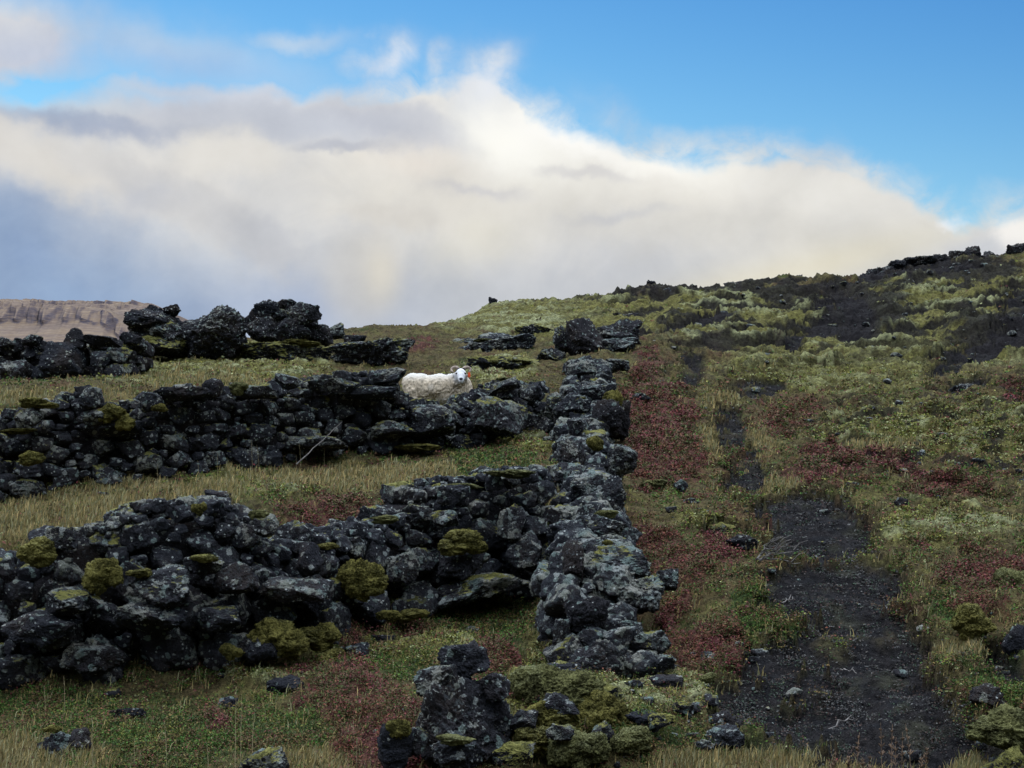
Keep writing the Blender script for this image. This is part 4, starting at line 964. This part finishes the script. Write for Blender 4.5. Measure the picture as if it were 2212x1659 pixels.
# ------------------------------------------------------------------ plants that nobody could count
def leaf_mat(name, trans=0.25):
    m, nt, b = new_mat(name, 0.85, 0.15)
    at = nt.nodes.new('ShaderNodeVertexColor'); at.layer_name = 'Col'
    nt.links.new(at.outputs[0], b.inputs['Base Color'])
    return m
M_LEAF = leaf_mat('leaves'); M_BLADE = leaf_mat('grass_blades')
RS = np.random.RandomState(99)
d_row = GY[:, 0]
r0, r1 = np.searchsorted(d_row, 7.3), np.searchsorted(d_row, 52)
c0, c1 = np.searchsorted(GX[r0, :] / GY[r0, 0], -0.60), np.searchsorted(GX[r0, :] / GY[r0, 0], 0.60)
sub = np.s_[r0:r1, c0:c1]
PX_ = GX[sub]; PY_ = GY[sub]; PZ_ = GZ[sub]
# how large each cell of the sheet shows, so near and far ground are planted evenly
scr = (EYE - PZ_) / PY_
ar = np.abs(np.gradient(scr, axis=0)) * np.gradient(PX_ / PY_, axis=1)
ar = ar * np.where(np.abs(PX_ / PY_) > .37, .35, 1.0)
front = np.gradient(scr, axis=0) < 0
ar = np.where(front, ar, ar * .3) + 0.06 * ar.mean()
def plant(n, wt):
    p = (ar * wt).ravel(); p = np.cumsum(p / p.sum())
    k = np.clip(np.searchsorted(p, RS.rand(n)), 0, len(p) - 1)
    x = PX_.ravel()[k] + (RS.rand(n) - .5) * PY_.ravel()[k] * .001; y = PY_.ravel()[k] * (1 + (RS.rand(n) - .5) * .0025)
    return x, y, PZ_.ravel()[k], k
CC = {k: GC[k][sub] for k in GC}
def leaves(name, n, kl, wt, pal, size, spread, height, kindlabel, flat=.5):
    x, y, z, k = plant(n, wt * CLUMP * FARCUT)
    d = y
    sz = np.maximum(size, d * 0.00078); sp = np.maximum(spread, d * .0030)
    N_ = n * kl
    rep = lambda a: np.repeat(a, kl)
    ph = RS.rand(N_) * 6.283; rr = np.sqrt(RS.rand(N_)) * rep(sp); hh = RS.rand(N_) ** 1.1 * rep(np.maximum(height * np.clip(1.3 - d / 45, .3, 1), d * .0009) * (0.5 + RS.rand(n)))
    hh = hh * (1.15 - (rr / rep(sp)) ** 2)
    cx = rep(x) + np.cos(ph) * rr; cy = rep(y) + np.sin(ph) * rr; cz = rep(z) + hh + .003
    a = RS.normal(size=(N_, 3)); a[:, 2] *= .7; a /= np.linalg.norm(a, axis=1)[:, None]
    nn = RS.normal(size=(N_, 3)) + np.array([0, -.4, flat * 2]); b = np.cross(a, nn); b /= np.linalg.norm(b, axis=1)[:, None] + 1e-6
    s = (rep(sz) * (0.6 + .9 * RS.rand(N_)))[:, None]; C_ = np.c_[cx, cy, cz]
    v = np.stack([C_ - a * s, C_ - b * s * .5, C_ + a * s, C_ + b * s * .5], 1).reshape(-1, 3)
    q = np.arange(N_ * 4).reshape(-1, 4)
    me = np_mesh(name, v, q, smooth=False)
    pal = np.array(pal); pn = fbm(x * 1.5 + 3 * len(name), y * 1.1, 3); ci = rep(((0.5 + pn * 1.3 + RS.rand(n) * .45) * len(pal)).astype(int) % len(pal)); mixv = RS.rand(N_) < .35; ci[mixv] = RS.randint(0, len(pal), mixv.sum())
    cc = pal[ci] * (0.6 + .8 * RS.rand(N_))[:, None] * (0.7 + .6 * rep(RS.rand(n)))[:, None]
    col_attr(me, 'Col', np.repeat(cc, 4, axis=0))
    o = add_obj(name, me, M_LEAF); tag(o, kindlabel, name.replace('_', ' '), kind='stuff')
    return o
for k_ in ('soil',): CC[k_] = CC[k_] * (1 - .8 * blobs(CC['px'], CC['py'], [(1850, 1655, 300, 26)]))
nonsoil = (1 - CC['soil']) * (1 - CC['bare']); CC['moss'] = CC['moss'] * (1 - CC['bare']); CC['red'] = CC['red'] * (1 - CC['bare'])
CLUMP = .12 + sstep(-.12, .30, fbm(PX_.ravel() * 4.5, PY_.ravel() * 3.2, 3).reshape(PX_.shape)); FARCUT = 1 - .97 * sstep(19, 27, PY_)
PB = fbm(PX_.ravel() * 1.5 + 80, PY_.ravel() * 1.1, 4).reshape(PX_.shape)
leaves('red_heath', 30000, 9, CC['red'] * (.35 + .65 * sstep(-.15, .15, PB)) + 0.015 * nonsoil + .05 * nonsoil * sstep(.12, .34, PB), [(.115, .028, .028), (.12, .036, .042), (.09, .030, .026), (.13, .05, .030), (.09, .045, .024), (.055, .055, .018), (.04, .06, .016), (.09, .06, .035)], .007, .045, .07, 'autumn red and russet low heath shrubs')
leaves('green_heath', 34000, 9, (CC['green'] * 1.6 + .35 * nonsoil * (1 - CC['moss'] * .6) * (1 - .8 * CC['dry']) * (1 - .8 * CC['red'])), [(.035, .085, .014), (.055, .10, .018), (.10, .10, .022), (.03, .05, .016), (.11, .075, .028), (.07, .04, .022)], .006, .04, .055, 'low green and brown crowberry heath')
leaves('moss', 26000, 7, (CC['moss'] + .12 * nonsoil), [(.13, .14, .03), (.19, .18, .045), (.10, .115, .022), (.22, .23, .11), (.10, .07, .03)], .005, .03, .016, 'yellow green moss carpet', .2)
leaves('litter', 9000, 5, CC['soil'] + .02, [(.03, .03, .03), (.05, .045, .04), (.07, .07, .065), (.025, .04, .025), (.04, .025, .02)], .005, .05, .006, 'cinder bits and plant litter on the dark soil', 1.2)

def rubble(n, wt, smin, smax, label):
    x, y, z, k = plant(n, wt); V = []; F = []; kk = 0; rs = np.random.RandomState(5)
    for i in range(n):
        q = rs.randint(14); v = rock_lo2(q); s = smin * (smax / smin) ** (rs.rand() ** 2.2) * (.7 + y[i] / 28)
        a = rs.uniform(0, 6.28); c, sn = math.cos(a), math.sin(a); v = v * np.array([s * 1.3, s, s * .75]); v = np.c_[v[:, 0] * c - v[:, 1] * sn, v[:, 0] * sn + v[:, 1] * c, v[:, 2]]
        V.append(v + np.array([x[i], y[i], z[i] + s * .15])); F.append(ico(3)[1] + kk); kk += len(v)
    o = add_obj('lava_rubble', np_mesh('lava_rubble', np.concatenate(V), tris=np.concatenate(F)), M_ROCK); tag(o, label, 'rubble', kind='stuff')
_l2 = {}
def rock_lo2(i):
    if i not in _l2: _l2[i] = rock_verts(300 + i, 3, 1.2, 9)[0]
    return _l2[i]
MND = blobs(CC['px'], CC['py'], [(1250, 1540, 200, 90), (1530, 1500, 130, 90), (1560, 1120, 80, 40), (2150, 1400, 90, 60), (2150, 1620, 120, 60)])
rubble(1100, CC['soil'] * (.06 + .6 * (PY_ > 20)) * (1 - MND) + CC['bare'] * 1.3 + MND * 1.5 + .03, .015, .11, 'loose dark lava bits strewn over the path, the bare slope and the mounds')

def grass(name, n, wt, hlo, hhi, pal, label, wid=0.0016, lean=.45):
    x, y, z, k = plant(n, wt * (.25 + CLUMP))
    m = RS.randint(3, 7, n); idx = np.repeat(np.arange(n), m); N_ = len(idx)
    sp = np.maximum(.02, y * .0012)[idx]
    bx = x[idx] + RS.normal(size=N_) * sp; by = y[idx] + RS.normal(size=N_) * sp; bz = z[idx] - .01
    h = (hlo + (hhi - hlo) * RS.rand(N_) ** 1.7); w = np.maximum(wid, by * .00030)
    th = RS.rand(N_) * 6.283; ln = lean * RS.rand(N_) * h; dx_, dy_ = np.cos(th) * ln + .12 * h, np.sin(th) * ln
    p0 = np.c_[bx, by, bz]; p1 = p0 + np.c_[dx_ * .35, dy_ * .35, h * .6]; p2 = p0 + np.c_[dx_, dy_, h * (1 - .25 * RS.rand(N_))]
    pe = np.c_[w, np.zeros(N_), np.zeros(N_)]
    v = np.stack([p0 - pe, p0 + pe, p1 + pe * .7, p1 - pe * .7, p2], 1).reshape(-1, 3)
    b = np.arange(N_)[:, None] * 5
    me = np_mesh(name, v, b + np.array([[0, 1, 2, 3]]), b + np.array([[3, 2, 4]]), smooth=False)
    pal = np.array(pal); c = pal[RS.randint(0, len(pal), N_)] * (.6 + .8 * RS.rand(N_))[:, None]
    col_attr(me, 'Col', np.repeat(c, 5, axis=0))
    o = add_obj(name, me, M_BLADE); tag(o, label, 'grass', kind='stuff')
grass('dry_grass', 20000, (CC['dry'] + .02 * nonsoil) * (PY_ < 26), 0.025, .115, [(.28, .21, .085), (.18, .14, .06), (.12, .11, .04), (.20, .19, .10)], 'tan and straw coloured grass on the terraces')
grass('green_grass', 9000, nonsoil * (.10 + CC['green']) * (1 - CC['red']) * (PY_ < 20), .02, .06, [(.05, .075, .018), (.08, .085, .025), (.035, .055, .012)], 'short green and olive grass between the heath')

# ------------------------------------------------------------------ stalks and sticks
def tube(pts, rad, seg=6):
    pts = np.array(pts, float); n = len(pts); V = []
    T = np.gradient(pts, axis=0); T /= np.linalg.norm(T, axis=1)[:, None] + 1e-9
    for i in range(n):
        a = np.cross(T[i], [0, 0, 1] if abs(T[i][2]) < .9 else [1, 0, 0]); a /= np.linalg.norm(a); b = np.cross(T[i], a)
        for k in range(seg):
            t = 2 * math.pi * k / seg; V.append(pts[i] + (a * math.cos(t) + b * math.sin(t)) * rad[i])
    F = [(i * seg + k, i * seg + (k + 1) % seg, (i + 1) * seg + (k + 1) % seg, (i + 1) * seg + k) for i in range(n - 1) for k in range(seg)]
    return np.array(V), np.array(F)
def plain_mat(name, c, rough=.85, spec=.2, var=.4):
    m, nt, b = new_mat(name, rough, spec); g = pos(nt); n = noise(nt, g.outputs['Position'], 30, 4, .6)
    nt.links.new(mix(nt, n.step(.3, .7), tuple(v * (1 - var) for v in c), tuple(v * (1 + var) for v in c)), b.inputs['Base Color']); return m
M_STALK = plain_mat('dead_stalk', (.15, .10, .065)); M_STICK = plain_mat('grey_wood', (.12, .11, .10)); M_STRAW = plain_mat('straw', (.24, .20, .11))
def stalk(px, pyb, pyt, d, seed, kind):
    rs = np.random.RandomState(seed)
    x, y, z = W(px, pyb, d); z = gz(x, y) - .01
    h = (pyb - pyt) / PXF * d + .02; n = 9
    bx, by = rs.normal(0, .05) * h, rs.normal(0, .05) * h
    p = [(bx * (i / 8) ** 2, by * (i / 8) ** 2, h * i / 8) for i in range(n)]
    r = np.linspace(.0032, .0016, n) if kind == 'seed' else np.linspace(.0022, .001, n)
    parts = [tube(p, r, 5)]
    if kind == 'seed':
        for j in range(26):
            t = rs.uniform(.55, 1); c = np.array(p[min(int(t * 8), 8)]); a = rs.uniform(0, 6.28); l = rs.uniform(.012, .035) * (1.3 - t)
            q = [c, c + np.array([math.cos(a) * l, math.sin(a) * l, l * 1.2])]
            parts.append(tube(q, [.0022, .0036], 4))
    V = []; F = []; k = 0
    for v, f in parts: V.append(v); F.append(f + k); k += len(v)
    me = np_mesh('dead_stalk', np.concatenate(V), np.concatenate(F))
    o = add_obj('dead_stalk' if kind == 'seed' else 'grass_stem', me, M_STALK if kind == 'seed' else M_STRAW); o.location = (x, y, z)
    return o
for i, (px, b_, t_) in enumerate(sorted([(1802, 1590, 1528), (1850, 1630, 1530), (1862, 1600, 1535), (1878, 1610, 1534), (1905, 1620, 1482), (1925, 1620, 1492), (1933, 1625, 1510), (1948, 1600, 1470), (1968, 1610, 1478), (1990, 1625, 1560), (2030, 1600, 1545), (1796, 1650, 1590), (1835, 1655, 1600), (2000, 1655, 1590), (1715, 1655, 1600)])):
    o = stalk(px, b_, t_, 8.2 + .03 * (i % 5), 300 + i, 'seed'); tag(o, f'dead brown seed stalk at the foot of the dark path, {ORD[i]} from the left', 'plant stalk', 'dead plant stalks at the foot of the path')
for i, (px, b_, t_, d) in enumerate(sorted([(508, 1659, 1470, 8.3), (520, 1640, 1480, 8.4), (545, 1600, 1500, 8.7), (98, 1480, 1420, 9.9), (140, 1476, 1395, 9.9), (200, 1659, 1550, 8.3), (770, 1659, 1560, 8.2), (800, 1659, 1590, 8.2), (360, 1659, 1560, 8.4), (290, 1650, 1580, 8.4), (450, 1659, 1600, 8.3),
                                     (650, 995, 930, 17), (430, 1030, 970, 16.2), (300, 1040, 985, 15.8), (340, 1035, 970, 15.9), (560, 1000, 930, 16.8), (545, 1000, 925, 16.8), (470, 1015, 950, 16.3), (640, 995, 955, 17.1), (700, 990, 935, 17.2)], key=lambda t: (t[3] > 12, t[0]))):
    o = stalk(px, b_, t_, d, 400 + i, 'stem')
    if i < 11: tag(o, f'pale bent grass stem in the lower left foreground, {ORD[i]} from the left', 'grass stem', 'tall grass stems in the lower left foreground')
    else: tag(o, f'thin pale weed stem before the long middle wall, {ORD[i - 11]} from the left', 'grass stem', 'weed stems at the foot of the middle wall')
def stick(p0, p1, r, seed, label, bend=.02, fork=True):
    rs = np.random.RandomState(seed); a, b = np.array(W(*p0)), np.array(W(*p1)); n = 12
    P_ = [a + (b - a) * t + rs.normal(0, bend, 3) * math.sin(math.pi * t) for t in np.linspace(0, 1, n)]
    v, f = tube(P_, np.linspace(r, r * .5, n)); V = [v]; F = [f]; k = len(v)
    if fork:
        c = P_[7]; v2, f2 = tube([c, c + (b - a) * .2 + np.array([0, 0, .06]), c + (b - a) * .33 + np.array([0, 0, .10])], [r * .5, r * .4, r * .2]); V.append(v2); F.append(f2 + k)
    V = np.concatenate(V) - a
    o = add_obj('stick', np_mesh('stick', V, np.concatenate(F)), M_STICK); o.location = a; tag(o, label, 'stick')
    return o
stick((640, 1003, 16.8), (738, 912, 17.25), .008, 1, 'long thin stick leaning diagonally against the middle wall', .005, False)
def ground_stick(px, py, d, l, ang, seed, label):
    x, y, _ = W(px, py, d); z = gz(x, y) + .012; dx_, dy_ = math.cos(R(ang)) * l, math.sin(R(ang)) * l; z2 = gz(x + dx_, y + dy_) + .012
    rs = np.random.RandomState(seed); n = 8
    P_ = [np.array([dx_ * t, dy_ * t, (z2 - z) * t]) + rs.normal(0, .008, 3) for t in np.linspace(0, 1, n)]
    v, f = tube(P_, np.linspace(.006, .003, n)); v2, f2 = tube([P_[4], P_[4] + np.array([.3 * dx_, .3 * dy_ + .05, .03])], [.004, .002])
    o = add_obj('stick', np_mesh('stick', np.concatenate([v, v2]), np.concatenate([f, f2 + len(v)])), M_STICK); o.location = (x, y, z); tag(o, label, 'stick')
ground_stick(1785, 1500, 9.2, .22, 18, 2, 'pale straight twig lying across the lower dark path')
ground_stick(1690, 1245, 11.2, .16, 50, 3, 'bleached forked twig on dark soil at the upper left of the path')
ground_stick(1815, 1375, 10.1, .16, -60, 4, 'thin twig on the middle of the dark path')
x, y, _ = W(1650, 1195, 12.0); shrub = empty('dead_shrub', (x, y, gz(x, y)))
tag(shrub, 'grey bleached dead shrub with bare branches at the left lip of the dark path', 'dead shrub')
rs_ = np.random.RandomState(4)
for i in range(9):
    a = R(rs_.uniform(-10, 75)); l = rs_.uniform(.16, .32); n = 8
    P_ = [np.array([math.cos(a) * l * t - .05 + .02 * i * rs_.rand(), -.05 * t + rs_.uniform(-.05, .05) * (t == 0), math.sin(a) * l * t * .7 + .03]) + rs_.normal(0, .008, 3) for t in np.linspace(0, 1, n)]
    v, f = tube(P_, np.linspace(.007, .003, n)); v2, f2 = tube([P_[4], P_[4] + np.array([.06, 0, .06]), P_[4] + np.array([.12, 0, .08])], [.004, .003, .002])
    add_obj('branch', np_mesh('branch', np.concatenate([v, v2]), np.concatenate([f, f2 + len(v)])), M_STICK, shrub)

# ------------------------------------------------------------------ the sheep
def sheep():
    D = 20.75; k = D / PXF
    org = np.array(W(940, 905, D)); org[2] = gz(org[0], org[1])
    P = lambda px, py, dy=0.0: np.array([(px - 940) * k, dy, (HY - py) * k + EYE - org[2]])
    V = []; F = []; n = 0
    def ell(c, r, rot=0.0, roty=0.0):
        nonlocal n
        v, f = ico(4); v = v * np.array(r)
        a = R(roty); v = np.c_[v[:, 0] * math.cos(a) + v[:, 2] * math.sin(a), v[:, 1], -v[:, 0] * math.sin(a) + v[:, 2] * math.cos(a)]
        a = R(rot); v = np.c_[v[:, 0] * math.cos(a) - v[:, 1] * math.sin(a), v[:, 0] * math.sin(a) + v[:, 1] * math.cos(a), v[:, 2]]
        V.append(v + c); F.append(f + n); n += len(v)
    def limb(pts, rads):
        pts = np.array(pts)
        for i in range(len(pts) - 1):
            m = max(2, int(np.linalg.norm(pts[i + 1] - pts[i]) / .018))
            for t in np.linspace(0, 1, m): 
                r = rads[i] * (1 - t) + rads[i + 1] * t; ell(pts[i] * (1 - t) + pts[i + 1] * t, (r, r, r))
    # trunk: rump, barrel, shoulder, chest, neck
    ell(P(893, 831), (.150, .165, .160)); ell(P(908, 834), (.18, .19, .175)); ell(P(915, 842), (.20, .19, .19)); ell(P(932, 838), (.20, .205, .178)); ell(P(950, 837), (.20, .195, .19)); ell(P(976, 836), (.165, .175, .185))
    ell(P(991, 838, -.02), (.125, .15, .20)); ell(P(920, 848), (.20, .17, .15)); ell(P(960, 852), (.2, .16, .15)); ell(P(996, 852, -.02), (.095, .12, .16))
    ell(P(878, 822), (.055, .06, .075), 0, 30); ell(P(882, 838), (.04, .05, .10))
    limb([P(985, 828, -.06), P(993, 820, -.13), P(996, 815, -.19)], [.135, .105, .085])
    ell(P(1005, 838, -.04), (.09, .1, .15))
    # head turned to the viewer, muzzle lowered a little
    ell(P(996.8, 811, -.24), (.076, .08, .076)); ell(P(997.2, 816, -.29), (.062, .07, .062)); ell(P(997.6, 822, -.335), (.046, .055, .048)); ell(P(998, 826, -.37), (.033, .035, .033)); ell(P(998, 829.5, -.355), (.03, .035, .022))
    ell(P(996.5, 803.5, -.22), (.05, .05, .035))
    # ears
    limb([P(987.5, 812, -.22), P(981, 813, -.21)], [.022, .016]); limb([P(1006, 812, -.22), P(1012.5, 813, -.21)], [.022, .016])
    g = 0.0
    # legs: front pair, hind pair with hock
    for s in (-1, 1):
        yo = s * .09
        fx = P(994 + 2 * s, 850)[0]; hx_ = P(893 + 4 * s, 850)[0]
        limb([(fx, yo, .36), (fx + .005, yo, .22), (fx, yo, .06), (fx + .01, yo, .02)], [.065, .036, .026, .032])
        limb([(hx_ + .03, yo, .40), (hx_ + .07, yo, .30), (hx_ - .03, yo, .19), (hx_ - .01, yo, .07), (hx_ + .005, yo, .02)], [.10, .065, .034, .026, .032])
    me = np_mesh('body', np.concatenate(V), tris=np.concatenate(F))
    tmp = bpy.data.objects.new('tmp', me); COL.objects.link(tmp)
    md = tmp.modifiers.new('r', 'REMESH'); md.mode = 'VOXEL'; md.voxel_size = 0.0085
    sm = tmp.modifiers.new('s', 'SMOOTH'); sm.iterations = 16; sm.factor = .6
    dg = bpy.context.evaluated_depsgraph_get(); me2 = bpy.data.meshes.new_from_object(tmp.evaluated_get(dg))
    bpy.data.objects.remove(tmp)
    co = np.zeros(len(me2.vertices) * 3, np.float32); me2.vertices.foreach_get('co', co); co = co.reshape(-1, 3)
    no = np.zeros(len(me2.vertices) * 3, np.float32); me2.vertices.foreach_get('normal', no); no = no.reshape(-1, 3)
    head = sstep(-.19, -.24, co[:, 1]) * (co[:, 2] > .3)
    fleece = (1 - head) * sstep(.20, .32, co[:, 2])
    wx = co[:, 0] + .03 * perlin(co[:, 0] * 9, co[:, 1] * 9, co[:, 2] * 6)
    lock = np.abs(perlin(wx * 36, co[:, 1] * 36, co[:, 2] * 6.5)) * .026 + perlin(wx * 70, co[:, 1] * 70, co[:, 2] * 14) * .008
    lock = lock * (0.35 + .65 * sstep(.62, .45, co[:, 2])) + perlin(wx * 30, co[:, 1] * 30, co[:, 2] * 30) * .006
    co = co + no * (lock * fleece)[:, None]
    me2.vertices.foreach_set('co', co.ravel()); me2.update(); me2.polygons.foreach_set('use_smooth', np.ones(len(me2.polygons), bool))
    me2.name = 'sheep'
    # colours: ivory fleece, cleaner white head
    f = fleece[:, None]; low = sstep(.70, .50, co[:, 2])[:, None]
    fl = np.array([[.55, .55, .52]]) * (1 - low) + np.array([[.46, .385, .285]]) * low
    fl = fl * (1 + .12 * perlin(co[:, 0] * 20, co[:, 1] * 20, co[:, 2] * 6))[:, None]
    c = fl * f + np.array([[.56, .56, .56]]) * (1 - f)
    col_attr(me2, 'Col', np.clip(c, 0, 1))
    m, nt, b = new_mat('fleece', 1.0, .05); at = nt.nodes.new('ShaderNodeVertexColor'); at.layer_name = 'Col'; nt.links.new(at.outputs[0], b.inputs['Base Color'])
    g_ = pos(nt); bump(nt, b, noise(nt, g_.outputs['Position'], 70, 4, .7), .015, .6)
    body = bpy.data.objects.new('sheep', me2); COL.objects.link(body); me2.materials.clear(); me2.materials.append(m)
    body.location = org
    tag(body, 'white horned sheep standing behind the middle wall, head turned to the viewer', 'sheep')
    # horns: curl out, back and down
    M_H = plain_mat('horn', (.22, .17, .13), .6, .3)
    for s in (-1, 1):
        c0_ = P(996.8 + s * 13.0, 801.0, -.22); pts_ = []; rd = []
        for i in range(30):
            t = i / 29; a = R(165 - 235 * t)
            pts_.append(c0_ + np.array([s * math.cos(a) * .048, .02 + .05 * math.sin(t * 3.0) - .04 * t, math.sin(a) * .036]))
            rd.append(.021 * (1 - t) ** .6 + .006 + .0012 * math.sin(i * 2.6))
        v, f_ = tube(pts_, rd, 10); add_obj('horn', np_mesh('horn', v, f_), M_H, body)
    M_E = plain_mat('eye', (.02, .014, .01), .15, .6, .1); M_N = plain_mat('nose', (.03, .028, .04), .6, .3, .2); M_T = plain_mat('ear_tag', (.62, .07, .015), .5, .3, .1)
    def blob(name, c, r, mat):
        v, f_ = ico(4); add_obj(name, np_mesh(name, v * np.array(r) + c, tris=f_), mat, body)
    for s in (-1, 1): blob('eye', P(997 + s * 9.0, 810, -.292), (.017, .016, .014), M_E)
    blob('nose', P(998.2, 822.5, -.402), (.025, .014, .017), M_N)
    blob('mouth', P(998.2, 827.3, -.388), (.020, .010, .0045), M_N)
    v, f_ = ico(3); sgn = lambda a, e: np.sign(a) * np.abs(a) ** e
    v = sgn(v, .5) * np.array([.018, .004, .034]) + P(1014.5, 812.5, -.235)
    t = add_obj('ear_tag', np_mesh('ear_tag', v, tris=f_), M_T, body)
    v = sgn(ico(3)[0], .5) * np.array([.010, .004, .014]) + P(981.5, 815, -.235)
sheep()
